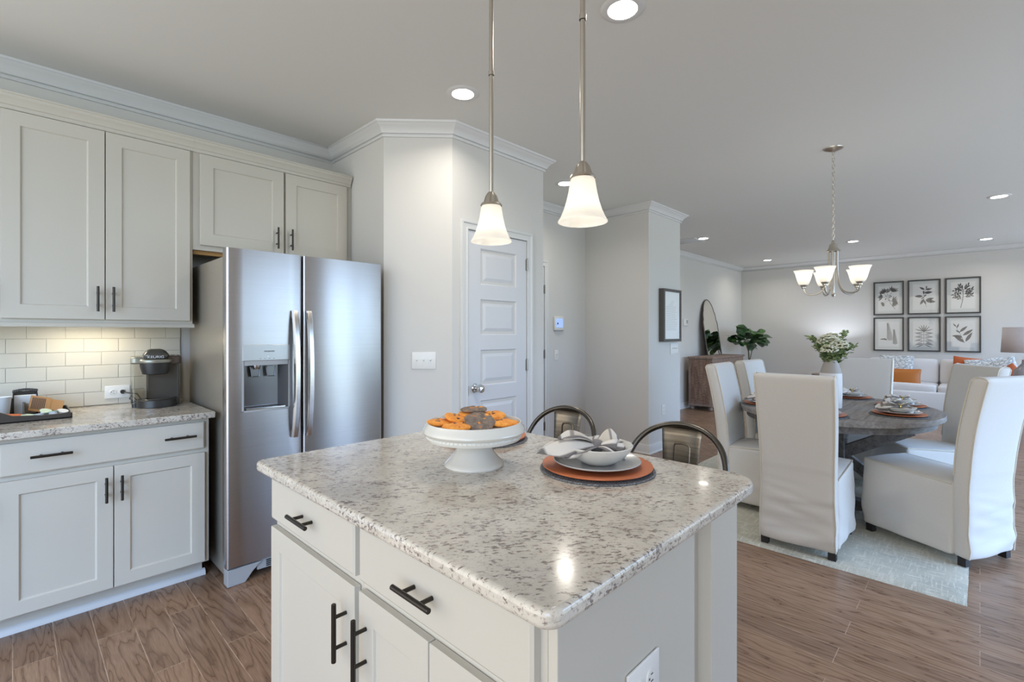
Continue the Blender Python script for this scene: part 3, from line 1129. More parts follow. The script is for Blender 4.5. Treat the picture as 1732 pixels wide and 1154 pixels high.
dl = slab_with_hole(0.766, 1.1525, 0.098, 1.765, FY, 2.852, (0.846, 1.078, 0.908, 1.252)).build('door', 'steel', fr, angle=60)
dr = slab_with_hole(1.1605, 1.668, 0.098, 1.765, FY, 2.852, None).build('door', 'steel', fr, angle=60)
for dparent, hx in ((dl, 1.108), (dr, 1.186)):
    h = MB()
    n = 18
    vs_, fs = [], []
    for i in range(n + 1):
        q = i / n
        z = 0.735 + (1.448 - 0.735) * q
        bow = sin(pi * q) ** 0.7
        y = FY - 0.022 - 0.038 * bow
        w_ = 0.0165
        ring = [(hx - w_, y + .006), (hx - w_ + .006, y - .003), (hx + w_ - .006, y - .003), (hx + w_, y + .006), (hx + w_, y + .020), (hx - w_, y + .020)]
        vs_ += [(a, b, z) for a, b in ring]
    for i in range(n):
        for k in range(6):
            fs.append((i * 6 + k, i * 6 + (k + 1) % 6, (i + 1) * 6 + (k + 1) % 6, (i + 1) * 6 + k))
    fs += [(5, 4, 3, 2, 1, 0), tuple(n * 6 + k for k in range(6))]
    h.add(vs_, fs)
    for z in (0.755, 1.428):
        h.box(hx - .012, FY - .024, z - .018, hx + .012, FY, z + .018)
    h.build('handle', 'steel_handle', dparent, angle=40)
dp = MB()
dp.box(0.840, FY - .004, 1.172, 1.084, FY + .01, 1.258)
dsp = dp.build('dispenser', 'panel_grey', fr, smooth=False, bevel=.003)
fm = MB().box(0.838, FY - .006, 0.900, 0.848, FY + .02, 1.172).box(1.076, FY - .006, 0.900, 1.086, FY + .02, 1.172).box(0.838, FY - .006, 0.898, 1.086, FY + .02, 0.910)
fm.build('surround', 'grey_plastic', dsp, smooth=False, bevel=.002)
rc = MB()   # hollow recess: five inner faces
x0, x1, z0, z1, ya, yb2 = 0.848, 1.076, 0.910, 1.172, FY, FY + .058
bx0, bx1 = 0.866, 1.040
rc.add([(x0, ya, z0), (x1, ya, z0), (x1, ya, z1), (x0, ya, z1), (bx0, yb2, z0 + .012), (bx1, yb2, z0 + .012), (bx1, yb2, z1), (bx0, yb2, z1)],
       [(0, 1, 5, 4), (1, 2, 6, 5), (2, 3, 7, 6), (3, 0, 4, 7), (4, 5, 6, 7)])
rc.build('recess', 'recess', dsp, smooth=False)
MB().box(0.85, FY - .002, 1.148, 1.074, FY + .03, 1.172).build('hood', 'grey_plastic', dsp, smooth=False)
for xx in (0.915, 0.995):
    MB().tube([(xx - .025, FY + .036, 1.140), (xx - .018, FY + .03, 1.085), (xx + .018, FY + .03, 1.085), (xx + .025, FY + .036, 1.140)], .003, 8).box(xx - .02, FY + .034, 1.087, xx + .02, FY + .04, 1.14).build('paddle', 'recess', dsp, smooth=False)
MB().lathe([(.022, 0), (.022, -.02), (.014, -.034), (0, -.034)], 18, (0.918, FY + .03, 1.160)).build('spout', 'chrome', dsp)
MB().box(0.862, FY + .004, 0.911, 1.062, FY + .05, 0.917).build('drip_tray', 'chrome', dsp, smooth=False)
text('FRIGIDAIRE', 0.0115, 'ink', dsp, (0.975, FY - .0046, 1.222), (pi / 2, 0, 0), sx=0.95)
ic = MB()
for xx in (0.93, 0.952, 0.975, 0.998):
    ic.box(xx - .004, FY - .0048, 1.182, xx + .004, FY - .0038, 1.184)
ic.build('icons', 'ink', dsp, smooth=False)
MB().lathe([(0, 0), (.0028, 0), (.0028, .0012), (0, .0014)], 12).build('indicator', 'white_ink', dsp, loc=(0.968, FY - .004, 1.194), rot=(pi / 2, 0, 0))
gr = MB()
gr.box(0.92, 2.806, 0.040, 1.655, 2.85, 0.092)
gro = gr.build('grille', 'grey_plastic', fr, smooth=False, bevel=.002)
gs = MB()
for k in range(4):
    gs.box(0.965, 2.802, 0.048 + k * .010, 1.64, 2.807, 0.053 + k * .010)
gs.build('slots', 'dark', gro, smooth=False)
for xa in (0.772, 1.60):
    ft = MB().extrude([(xa, 0.0), (xa, .088), (xa + (.17 if xa < 1 else .07), .088), (xa + (.125 if xa < 1 else .07), .05), (xa + (.085 if xa < 1 else .07), 0.0)], 'y', 2.795, 2.86)
    ft.build('foot', 'grey_plastic', fr, smooth=False, bevel=.004)
for xa in (0.79, 1.58):
    MB().box(xa, 2.83, 1.733, xa + .075, 2.93, 1.760).build('hinge_cover', 'grey_plastic', fr, smooth=False, bevel=.005)
for xa in (0.80, 1.60):
    MB().box(xa, 3.45, 0.0, xa + .04, 3.55, 0.03).build('foot', 'grey_plastic', fr, smooth=False)

# ------------------------------------------------------------------ coffee maker (front looks along local -y)
k = thing('coffee_maker', 'black single-serve coffee maker standing on the granite counter', 'coffee maker', (0.578, 3.435, CT), radians(-7))
W2 = 0.094
k.scale = (1.20, 1.05, 1.03)
MB().prism(rrect(-.035, -.02, W2, .115, [.03, .02, .006, .012], 5), 0.0, 0.275).build('tower', 'coffee_grey', k, bevel=.004)
pl = [(-.070, .02), (-.075, -.06)] + arc(0.0, -.062, 0.076, pi, 2 * pi, 14) + [(W2 - .012, -.06), (W2 - .008, .02)]
MB().prism(pl, 0, 0.042).build('drip_base', 'black_plastic', k, bevel=.006)
MB().lathe([(0, 0.0425), (.058, 0.0425), (.060, .040)], 24, (0.0, -.065, .003)).build('drip_grid', 'coffee_grey', k)
MB().prism(rrect(-.096, -.075, -.036, .105, .014, 4), 0.022, 0.238).build('water_tank', 'tank', k)
MB().prism(rrect(-.092, -.071, -.040, .101, .012, 4), 0.024, 0.092).build('water', 'tank', k)
MB().prism(rrect(-.092, -.05, -.042, .10, .012, 4), 0, 0.022).build('tank_base', 'black_plastic', k)
MB().prism(rrect(-.097, -.078, -.034, .108, .02, 5), 0.238, 0.276).build('tank_lid', 'coffee_silver', k, bevel=.008, seg=3)
MB().prism(rrect(.034, -.070, .100, .112, [.03, .01, .01, .035], 5), 0.232, 0.280).build('control_deck', 'coffee_brown', k, bevel=.012, seg=3)
bt = MB()
for a, b in ((.052, -.045), (.075, -.045), (.058, -.022), (.078, -.012)):
    bt.box(a - .006, b - .005, .2795, a + .006, b + .005, .2815)
bt.build('buttons', 'white_ink', k, smooth=False)
MB().lathe([(.040, .178), (.050, .182), (.058, .215), (.062, .245)], 28, (-.004, -.058, 0), 1.0, 0.85, cap0=True, cap1=True).build('brew_head', 'black_plastic', k)
MB().lathe([(.066, .243), (.068, .247), (.068, .257), (.064, .262)], 28, (-.004, -.058, 0), 1.0, 0.86, cap0=True, cap1=True).build('head_collar', 'coffee_silver', k)
MB().rbox((-.002, -.045, .287), (.100, .115, .062), .026, (3, 3, 3), lambda v: Vector((v.x * (1 - .25 * (v.z > 0) * (v.z / .03)), v.y + (.018 if v.z > 0 else 0) * (v.z / .03), v.z))).build('lid', 'coffee_grey', k)
text('KEURIG', 0.0185, 'white_ink', k, (-.004, -.1035, .275), (pi / 2, 0, 0), extrude=0.0008)
tag(MB().tube([(0.452, 3.645, 0.974), (0.462, 3.62, 0.972), (0.486, 3.605, 0.966), (0.515, 3.60, 0.96), (0.53, 3.59, 0.93), (0.505, 3.59, 0.915), (0.478, 3.592, 0.935), (0.488, 3.59, 0.955), (0.52, 3.585, 0.912), (0.55, 3.575, 0.91)], .0035, 8)
    .cyl((0.452, 3.651, 0.976), (0.452, 3.632, 0.975), .012, 12).build('power_cord', 'black_plastic'), 'dark power cord plugged into the outlet behind the coffee maker', 'cord')

# condiment tray and what lies in it
k = thing('serving_tray', 'dark brown coffee caddy tray at the left end of the counter', 'tray', (0, 0, CT))
tx0, tx1, ty0, ty1 = -.20, .205, 3.215, 3.56
MB().box(tx0, ty0, 0.0, tx1, ty1, 0.006).build('base', 'tray', k, smooth=False)
MB().extrude([(tx0, 0), (tx1, 0), (tx1, .028), (.10, .026), (.0, .034), (-.08, .075), (tx0, .10)], 'y', ty0, ty0 + .006).build('front_wall', 'tray', k, smooth=False, bevel=.002)
MB().extrude([(tx0, 0), (tx1, 0), (tx1, .028), (.16, .030), (.10, .066), (.0, .085), (tx0, .10)], 'y', ty1 - .006, ty1).build('back_wall', 'tray', k, smooth=False, bevel=.002)
MB().box(tx1 - .006, ty0, 0, tx1, ty1, .028).build('side_wall', 'tray', k, smooth=False, bevel=.002)
MB().box(tx0, ty0, 0, tx0 + .006, ty1, .10).build('side_wall', 'tray', k, smooth=False, bevel=.002)
MB().extrude([(ty0 + .02, 0), (ty1, 0), (ty1, .075), (ty0 + .16, .06), (ty0 + .02, .02)], 'x', .035, .040).build('divider', 'tray', k, smooth=False)


def lay(mb, name, mat, label, cat, loc, rot, group=None, **kw):
    o = mb.build(name, mat, None, loc=loc, rot=rot, **kw)
    return tag(o, label, cat, group)


lay(MB().box(-.040, -.003, 0, .040, .003, .082), 'kraft_packet', 'kraft', 'brown kraft sugar packet with dark lines leaning in the tray', 'packet', (0.090, 3.415, CT + .020), (radians(-24), radians(16), radians(12)), 'sugar packets in the tray', smooth=False)
pk = MB()
for i in range(9):
    pk.box(-.033 + i * .006, -.0042, .012, -.030 + i * .006, -.0032, .072)
po = [o for o in bpy.data.objects if o.name == 'kraft_packet'][0]
pk.build('print_lines', 'ink', po, smooth=False)
lay(MB().box(-.034, -.002, 0, .034, .002, .060), 'kraft_packet', 'kraft', 'plain kraft sugar packet standing rightmost in the tray', 'packet', (0.145, 3.435, CT + .020), (radians(-30), radians(18), radians(6)), 'sugar packets in the tray', smooth=False)
lay(MB().rbox((0, 0, 0), (.075, .04, .008), .004, (3, 2, 2)), 'sugar_packet', 'orange_paper', 'orange sweetener packet lying in the tray', 'packet', (0.000, 3.300, CT + .024), (.3, .1, .25))
pod = MB().lathe([(0, 0), (.017, 0), (.019, .018), (.024, .019), (.024, .022), (0, .0222)], 20)
for i, (x, y, z, a, lb) in enumerate([(0.048, 3.262, .008, .1, 'white creamer cup nearest the tray front'), (0.092, 3.270, .008, -.12, 'white creamer cup beside the front one in the tray'), (0.110, 3.310, .018, .35, 'mint green creamer cup heaped below the kraft packets'),
                                      (0.140, 3.290, .010, -.3, 'pale green creamer cup in the middle of the tray'), (0.172, 3.315, .010, .3, 'white creamer cup at the right end of the tray')]):
    q = thing('creamer_cup', lb, 'creamer', (x, y, CT + z), 0, 'creamer cups in the tray')
    q.rotation_euler = (a, a * .6, 0)
    MB().lathe([(0, 0), (.016, 0), (.018, .018)], 18).build('cup', 'white_paper', q)
    MB().lathe([(.018, .0178), (.0225, .018), (.0225, .0205), (0, .021)], 18).build('lid', 'mint' if i in (0, 2, 3) else 'white_paper', q)
q = thing('napkin_holder', 'dark holder with white napkins at the back of the tray', 'holder', (0.045, 3.50, CT + .006))
MB().box(-.045, -.03, 0, .045, .03, .004).box(-.045, -.03, 0, -.041, .03, .105).box(.041, -.03, 0, .045, .03, .105).box(-.045, .026, 0, .045, .03, .115).build('holder_body', 'black_plastic', q, smooth=False)
MB().box(-.040, -.02, .004, .040, .024, .096).build('napkins', 'white_paper', q, smooth=False)
cr = MB()
for i in range(11):
    cr.lathe([(0, .012), (.006, .010), (.008, 0)], 7, (-.040 + i * .008, .02, .112 + .006 * sin(i * .3 * pi / 3)))
cr.build('beaded_edge', 'black_plastic', q)
q = thing('paper_cup', 'white patterned paper cup cut by the left edge of the picture', 'cup', (-0.035, 3.44, CT + .006))
MB().lathe([(.024, 0), (.032, .095), (.0335, .097), (.0325, .099), (.030, .095), (.023, .003)], 24, cap0=True).build('cup_wall', 'white_paper', q)

# ------------------------------------------------------------------ island: local x runs towards world -y, front looks towards world -x
IX, IYL, IYR = 0.585, 1.660, 0.505      # face plane, left and right ends
def island_thing(name, label, cat, y_world):
    return thing(name, label, cat, (IX, y_world, 0), -pi / 2)
IT = 0.905
c = island_thing('island_cabinet', 'narrow island cabinet with drawer over single door, nearer the fridge', 'cabinet', IYL)
c['group'] = 'island cabinet units'
wL = 0.562
MB().box(0.0, .02, .105, wL, .60, IT - .033).build('body', 'cabinet', c, smooth=False, bevel=.001, seg=1)
MB().box(0.0, .085, 0, wL, .60, .105).build('toe_kick', 'cabinet', c, smooth=False)
cab_drawer(c, 0.003, 0.551, 0.719, 0.851, 0, [(0.215, 0.345, 0.789)])
cab_door(c, 0.003, 0.553, 0.116, 0.694, 0, 0.512, (0.505, 0.650), st=0.066)
c = island_thing('island_cabinet', 'wide island cabinet with drawer over two doors, nearest the camera', 'cabinet', IYL - wL - .001)
c['group'] = 'island cabinet units'
w2 = IYL - wL - .001 - IYR
MB().box(0.0, .02, .105, w2, .60, IT - .033).build('body', 'cabinet', c, smooth=False, bevel=.001, seg=1)
MB().box(0.0, .085, 0, w2, .60, .105).build('toe_kick', 'cabinet', c, smooth=False)
cab_drawer(c, 0.012, 0.577, 0.719, 0.851, 0, [(0.212, 0.342, 0.789)])
cab_door(c, 0.012, 0.293, 0.116, 0.694, 0, 0.047, (0.505, 0.650), st=0.066)
cab_door(c, 0.297, 0.577, 0.116, 0.694, 0, 0.542, (0.505, 0.650), st=0.066)
# end panel with its post, facing -y
c = thing('island_end', 'smooth white end panel and corner post of the island', 'island panel', (0, 0, 0))
MB().box(IX + .0195, 0.484, 0, 1.120, 0.5040, IT - .033).build('panel', 'cabinet', c, smooth=False, bevel=.001, seg=1)
MB().box(1.120, 0.496, 0, 1.167, 0.5040, IT - .033).build('stile', 'cabinet', c, smooth=False, bevel=.001, seg=1)
MB().box(1.167, 0.463, 0, 1.337, 0.60, IT - .033).build('post', 'cabinet', c, smooth=False, bevel=.0015, seg=1)
c = thing('island_cladding', 'white back panel and far post of the island, on the stool side', 'island panel', (0, 0, 0))
MB().box(1.188, 0.602, 0, 1.208, 1.54, IT - .033).build('panel', 'cabinet', c, smooth=False)
MB().box(1.188, 1.54, 0, 1.337, 1.69, IT - .033).build('post', 'cabinet', c, smooth=False, bevel=.0015, seg=1)
wall_plate('wall_outlet', 'white sideways outlet on the end panel of the island', (0.872, 0.4835, 0.628), 0, 0.124, 0.082, (), [(-.021, 0, 1), (.021, 0, 1)], 'outlet')
ct = MB().prism(rrect(0.549, 0.452, 1.505, 1.705, [.09, .03, .032, .09], 8), IT - .033, IT)
tag(ct.build('island_countertop', 'granite', None, bevel=0.010, seg=4), 'speckled granite worktop with rounded corners on the island', 'countertop')


# ------------------------------------------------------------------ tableware
def placemat(label, x, y, z, r=.172, group=None):
    o = MB().lathe([(0, .0), (r, .0), (r + .002, .002), (r, .0045), (0, .005)], 56).build('placemat', 'mat', None, loc=(x, y, z))
    return tag(o, label, 'placemat', group)


def charger(label, x, y, z, r=.165, group=None):
    o = MB().lathe([(0, 0), (r * .72, 0), (r * .97, .006), (r, .009), (r, .012), (r * .96, .0125), (r * .70, .006), (0, .0055)], 56).build('charger_plate', 'copper', None, loc=(x, y, z))
    return tag(o, label, 'plate', group)


def plate(label, x, y, z, r=.132, group=None):
    o = MB().lathe([(0, 0), (r * .62, 0), (r * .70, .004), (r * .97, .014), (r, .017), (r * .985, .0195), (r * .95, .018), (r * .66, .0075), (0, .006)], 56).build('dinner_plate', 'plate', None, loc=(x, y, z))
    return tag(o, label, 'plate', group)


def bowl(label, x, y, z, r=.102, h=.045, group=None):
    o = MB().lathe([(0, 0), (r * .45, 0), (r * .52, .004), (r * .78, h * .40), (r * .95, h * .80), (r, h), (r * .985, h + .002), (r * .955, h), (r * .74, h * .46), (r * .45, .010), (0, .008)], 56).build('bowl', 'bowl', None, loc=(x, y, z))
    return tag(o, label, 'bowl', group)


def napkin(label, x, y, z, rz, s=1.0, group=None, ring=None, seed=1):
    """cloth napkin gathered at the middle: pleated pointed wings fan out to both sides"""
    t = thing('napkin', label, 'napkin', (x, y, z), rz, group)
    rn = random.Random(seed)
    mb = MB()
    #        direction, length, width, rise, droop, base lift
    wings = [(pi + .10, .160, .060, .014, .026, .014), (pi - .30, .140, .050, .010, .056, .004), (pi + .45, .125, .052, .016, .026, .008), (pi - .08, .115, .046, .026, .006, .018),
             (.15, .090, .052, .012, .016, .012), (-.45, .088, .046, .010, .036, .006), (.62, .086, .048, .014, .010, .010), (.05, .066, .044, .024, .004, .016)]
    nu, nv = 12, 16
    for (a, ln, wd, rise, droop, lift) in wings:
        a += rn.uniform(-.12, .12)
        ln *= s * rn.uniform(.92, 1.08)
        wd *= s
        ph, fr = rn.uniform(0, 6.28), rn.uniform(4.5, 6.5)
        roll = rn.uniform(-.35, .35)
        o = len(mb.v)
        for i in range(nu + 1):
            u = i / nu
            hw = wd * (.16 + .84 * sin(min(1.0, u / .72) * pi / 2)) * (1 if u < .72 else max(.04, 1 - ((u - .72) / .28) ** 1.3 * .92))
            for j in range(nv + 1):
                q = j / nv * 2 - 1
                pleat = .30 * hw * sin(q * fr + ph) * (.4 + .6 * u)
                lx = ln * u * (1 - .10 * q * q)
                ly = hw * q
                lz = lift + rise * sin(u * pi * .75) + pleat + roll * ly - droop * u ** 2.2 - .18 * hw * q * q
                mb.v.append((lx * cos(a) - ly * sin(a), lx * sin(a) + ly * cos(a), max(lz * s, -.02 if u > .8 else -.012)))
                mb.uv[len(mb.v) - 1] = (u, .5 + q * .5)
        for i in range(nu):
            for j in range(nv):
                k = o + i * (nv + 1) + j
                mb.f.append((k, k + 1, k + nv + 2, k + nv + 1))
    mb.rbox((0, 0, .012 * s), (.036 * s, .034 * s, .034 * s), .014 * s, (2, 2, 2))
    mb.build('cloth', 'napkin', t, solid=.0018, angle=80)
    if ring:
        rg = MB().tube([(0, .021 * s * cos(a), .014 + .020 * s * sin(a)) for a in [2 * pi * i / 20 for i in range(20)]], .0042, 8, closed=True)
        rg.build('napkin_ring', ring, t)
    return t


# island: cake stand
cs = thing('cake_stand', 'white ceramic cake stand on the granite island', 'cake stand', (1.012, 1.146, IT))
MB().lathe([(0, .0), (.092, .0), (.094, .004), (.092, .010), (.086, .016), (.074, .028), (.060, .046), (.052, .066), (.048, .088)], 48).build('pedestal', 'ceramic', cs)
MB().lathe([(.046, .086), (.120, .088), (.132, .084), (.146, .086), (.150, .094), (.147, .100), (.156, .104), (.161, .112), (.158, .122), (.152, .130), (.149, .139), (.145, .139), (.143, .128), (.120, .126), (0, .126)], 64).build('plate', 'ceramic', cs)
bd = MB()
for i in range(72):
    a = 2 * pi * i / 72
    bd.lathe([(.0022, -.002), (.0026, 0), (.0022, .002), (0, .003)], 6, (.1485 * cos(a), .1485 * sin(a), .0965))
bd.build('beading', 'ceramic', cs)


def cookie(kind, label, dx, dy, z, r, tilt=(0, 0), seed=0):
    t = thing('cookie', label, 'cookie', (1.012 + dx, 1.146 + dy, IT + z), rnd.uniform(0, 6), 'cookies on the cake stand')
    t.rotation_euler = (tilt[0], tilt[1], t.rotation_euler.z if tilt == (0, 0) else 0)
    rn = random.Random(seed)
    ph = [rn.uniform(0, 6.3) for _ in range(3)]
    h = .013 if kind == 'cookie' else .012
    wob = lambda a, i: 1 + .03 * sin(3 * a + ph[0]) + .025 * sin(5 * a + ph[1]) + .015 * sin(9 * a + ph[2])
    mb = MB().lathe([(0, 0), (r * .86, 0), (r * .97, h * .25), (r, h * .5), (r * .93, h * .85), (r * .7, h * 1.02), (r * .4, h * 1.1), (0, h * 1.08)], 36, wob=wob)
    mb.v = [(x, y, zz + (mnoise.noise(Vector((x * 60 + seed, y * 60, 0))) * .0028 + mnoise.noise(Vector((x * 140, y * 140, seed))) * .0012 if zz > h * .3 else 0)) for x, y, zz in mb.v]
    mb.build('crumb', kind, t)
    ch = MB()
    for i in range(5 if kind == 'cookie' else 9):
        a, q = rn.uniform(0, 6.3), rn.uniform(.1, .85) * r
        ch.rbox((q * cos(a), q * sin(a), h * (.95 if q < r * .6 else .7)), (rn.uniform(.008, .014), rn.uniform(.006, .012), .006), .003, (1, 1, 1))
    ch.build('chips', 'chip' if kind == 'cookie' else 'cookie', t)
    return t


Rv = Vector((sin(YAW), -cos(YAW)))      # picture-right and picture-deep directions on the plan, only to write the spots down
Fv = Vector((cos(YAW), sin(YAW)))
CK = [('cookie', 'orange cookie lying flat at the left rim of the cake stand', -.108, .0, .128, .043, (0, 0)),
      ('cookie', 'orange cookie with a big chocolate chip at the front of the heap', -.045, -.070, .128, .044, (0, 0)),
      ('cookie', 'orange cookie lying flat at the right rim of the cake stand', .095, -.010, .128, .045, (0, 0)),
      ('cookie', 'orange cookie with chocolate bits leaning behind the front one', -.055, .005, .139, .042, (.22, .15)),
      ('cookie', 'flat orange cookie in the middle under the topmost dark cookie', -.010, .055, .145, .046, (0, 0)),
      ('cookie', 'plump orange cookie at the back right of the heap', .055, .055, .140, .044, (.08, -.1)),
      ('cookie', 'orange cookie buried under the heap at the back', .0, .075, .128, .046, (0, 0)),
      ('cookie_dark', 'large grey-brown chocolate cookie tilted against the front of the heap', .020, -.040, .139, .048, (.42, -.22)),
      ('cookie_dark', 'topmost dark chocolate cookie lying flat on the heap', -.005, .058, .160, .044, (0, 0))]
for i, (kd, lb, a, b, z, r, tl_) in enumerate(CK):
    d = Rv * a + Fv * b
    cookie(kd, lb, d.x, d.y, z, r, tl_, i * 3.7)

# island settings
GX, GY = 1.243, 0.842
placemat('grey woven round placemat under the front setting of the island', GX, GY, IT + .0003, .172, 'placemats on the island')
charger('copper charger plate under the front setting of the island', GX, GY, IT + .0055, .166, 'copper chargers on the island')
plate('grey dinner plate under the bowl on the island', GX, GY, IT + .0130)
bowl('pale bowl holding a striped napkin on the island', GX + .002, GY - .004, IT + .0215, .104, .054)
napkin('striped beige napkin drooping over the bowl on the island', GX - .002, GY, IT + .058, -pi / 4, 1.12, None, None, 5)
HX, HY = 1.290, 1.405
placemat('grey woven round placemat behind the cake stand', HX, HY, IT + .0003, .172, 'placemats on the island')
charger('copper charger plate behind the cake stand', HX, HY, IT + .0055, .166, 'copper chargers on the island')
plate('grey dinner plate mostly hidden behind the cake stand', HX, HY, IT + .0130)


# ------------------------------------------------------------------ metal counter stools (front looks towards local -x)
def stool():
    t = thing('counter_stool', 'gunmetal counter stool behind the island, nearest the pantry door', 'stool', (0, 0, 0), 0, 'metal stools at the island')
    sz = 0.635
    MB().rbox((0, 0, sz), (.34, .34, .03), .013, (4, 4, 1)).build('seat', 'gun', t)
    for sx in (-1, 1):
        for sy in (-1, 1):
            MB().tube([(sx * .135, sy * .135, sz - .01), (sx * .19, sy * .19, 0.0)], [.018, .014], 10).build('leg', 'gun', t)
    fr_ = [(-.172, -.172), (.172, -.172), (.172, .172), (-.172, .172)]
    MB().tube([(x, y, .22) for x, y in fr_], .008, 8, closed=True).build('footrest', 'gun_tube', t)
    # hoop: up from the seat sides, bowed back and over
    pts = []
    for i in range(29):
        a = pi * i / 28
        y = .188 * cos(a)
        up = sin(a) ** 0.55
        x = .08 + .115 * sin(a) ** 0.8
        pts.append((x, y * (1 + .04 * up), .72 + .258 * up))
    pts = [(.05, .166, sz + .005)] + pts + [(.05, -.166, sz + .005)]
    MB().tube(pts, .0105, 12).build('back_hoop', 'gun_tube', t)
    sp = MB()
    n = 10
    vs_, fs = [], []
    for i in range(n + 1):
        q = i / n
        z = sz + .01 + (.968 - sz - .01) * q
        hw = .050 + .028 * q
        x = .155 + .040 * q
        for jj in range(9):
            v_ = jj / 8 * 2 - 1
            vs_.append((x - .014 * (v_ * v_), v_ * hw, z))
    for i in range(n):
        for jj in range(8):
            a = i * 9 + jj
            fs.append((a, a + 1, a + 10, a + 9))
    spo = sp.add(vs_, fs).build('back_splat', 'gun', t, solid=.003)
    em = [(.166, -.030, .74), (.181, -.032, .895), (.183, -.026, .905), (.184, 0, .908), (.183, .026, .905), (.181, .032, .895), (.166, .030, .74)]
    MB().tube(em, .004, 8).build('embossing', 'gun', spo)
    return t


s1 = stool()
s1.location = (1.585, 1.355, 0)
dup(s1, (1.555, 0.800, 0), 0, 'gunmetal counter stool behind the island, nearest the dining table')

# ------------------------------------------------------------------ pendants
def pendant(label, x, y, zr):
    t = thing('pendant_lamp', label, 'lamp', (x, y, zr), 0, 'pendant lamps over the island')
    sh = [(.0668, 0.0), (.0672, .002), (.060, .014), (.0515, .034), (.0445, .056), (.0390, .080), (.0355, .102), (.0335, .114), (.030, .120)]
    MB().lathe(sh, 40).build('shade', 'frost', t, angle=80)
    MB().lathe([(.034, .117), (.036, .120), (.033, .126), (.026, .128), (.0235, .134), (.019, .150), (.013, .160), (.0095, .164)], 32,
               wob=lambda a, i: 1 + (.07 * cos(12 * a) if 3 <= i <= 6 else 0)).build('cap', 'nickel', t)
    MB().cyl((0, 0, .16), (0, 0, CEIL - zr - .02), .0072, 12).build('rod', 'nickel', t)
    MB().lathe([(.0095, .0), (.0095, .014), (.0075, .016)], 14, (0, 0, .55)).build('coupling', 'nickel', t)
    MB().lathe([(.012, -.03), (.055, -.018), (.062, -.004), (.062, 0)], 32, (0, 0, CEIL - zr)).build('canopy', 'nickel', t)
    MB().lathe([(0, .040), (.018, .046), (.024, .062), (.018, .082), (.012, .105), (.011, .118)], 20).build('bulb', 'bulb', t)
    return t


def lamp_light(x, y, z, power, radius=.03, color=WARM):
    l = bpy.data.lights.new('lamp_light', 'POINT')
    l.energy = power
    l.shadow_soft_size = radius
    l.color = color
    o = bpy.data.objects.new('lamp_light', l)
    o.location = (x, y, z)
    col.objects.link(o)


for lb, (x, y) in (('left frosted bell pendant hanging over the cake stand', (1.100, 1.160)), ('right frosted bell pendant hanging nearer the camera', (1.078, 0.776))):
    pendant(lb, x, y, 1.622)
    lamp_light(x, y, 1.622 + .036, 0.105, .016)

# ------------------------------------------------------------------ ceiling: downlights, air vent
SPOTS = [(1.857, 2.203, 'ceiling downlight above the fridge corner, left of the pendants'), (1.86, 1.126, 'largest ceiling downlight, at the top edge beside the right pendant'),
         (3.643, 2.824, 'ceiling downlight in the recess beyond the pantry, behind the right pendant'), (7.186, 2.97, 'ceiling downlight beside the ceiling air vent'),
         (10.19, 2.965, 'farthest ceiling downlight, above the leafy potted plant'), (9.022, 1.406, 'ceiling downlight just right of the chandelier chain'),
         (10.19, -0.067, 'ceiling downlight above the top right botanical print'), (7.12, -0.143, 'ceiling downlight near the right edge of the picture')]
first = None
for (x, y, lb) in SPOTS:
    if first is None:
        first = thing('ceiling_downlight', lb, 'light', (x, y, CEIL), 0, 'recessed ceiling downlights')
        MB().lathe([(.064, -.006), (.070, -.008), (.092, -.004), (.096, 0)], 40).build('trim_ring', 'trim', first)
        MB().lathe([(0, -.0045), (.058, -.0045), (.066, -.006)], 40).build('lens', 'led', first)
    else:
        dup(first, (x, y, CEIL), 0, lb)
    area('downlight_beam', (x, y, CEIL - .012), (0, 0, 0), .12, .12, 3.6, (1.0, 0.93, 0.83), 'DISK', radians(150))
t = thing('ceiling_vent', 'white slatted air vent in the living room ceiling', 'vent', (7.22, 3.36, CEIL), pi / 2)
t.scale = (.88, .95, 1)
MB().box(-.36, -.20, -.012, .36, -.165, 0).box(-.36, .165, -.012, .36, .20, 0).box(-.36, -.165, -.012, -.325, .165, 0).box(.325, -.165, -.012, .36, .165, 0).build('frame', 'trim', t, smooth=False)
MB().box(-.325, -.165, -.004, .325, .165, 0).build('backing', 'vent_slat', t, smooth=False)
sl = MB()
for i in range(14):
    y = -.155 + i * .0238
    sl.add([(-.325, y, -.011), (.325, y, -.011), (.325, y + .014, -.003), (-.325, y + .014, -.003)], [(0, 1, 2, 3)])
sl.build('slats', 'vent_slat', t, solid=.001)

# ------------------------------------------------------------------ dining: rug, table, chairs
rg = MB()
nx, ny = 60, 60
RX0, RX1, RY0, RY1 = 3.205, 5.75, 0.045, 2.05
for i in range(nx + 1):
    for j in range(ny + 1):
        x = RX0 + (RX1 - RX0) * i / nx
        y = RY0 + (RY1 - RY0) * j / ny
        e = min(i, nx - i, j, ny - j)
        jit = .004 * mnoise.noise(Vector((x * 14, y * 14, 0)))
        z = .010 + .0025 * mnoise.noise(Vector((x * 40, y * 40, 3))) if e else .001
        rg.v.append((x + (jit if e == 0 else 0), y + (jit if e == 0 else 0), z))
for i in range(nx):
    for j in range(ny):
        q = i * (ny + 1) + j
        rg.f.append((q, q + ny + 1, q + ny + 2, q + 1))
tag(rg.build('rug', 'rug', None), 'pale grey-green cross-hatched rug under the dining table', 'rug')

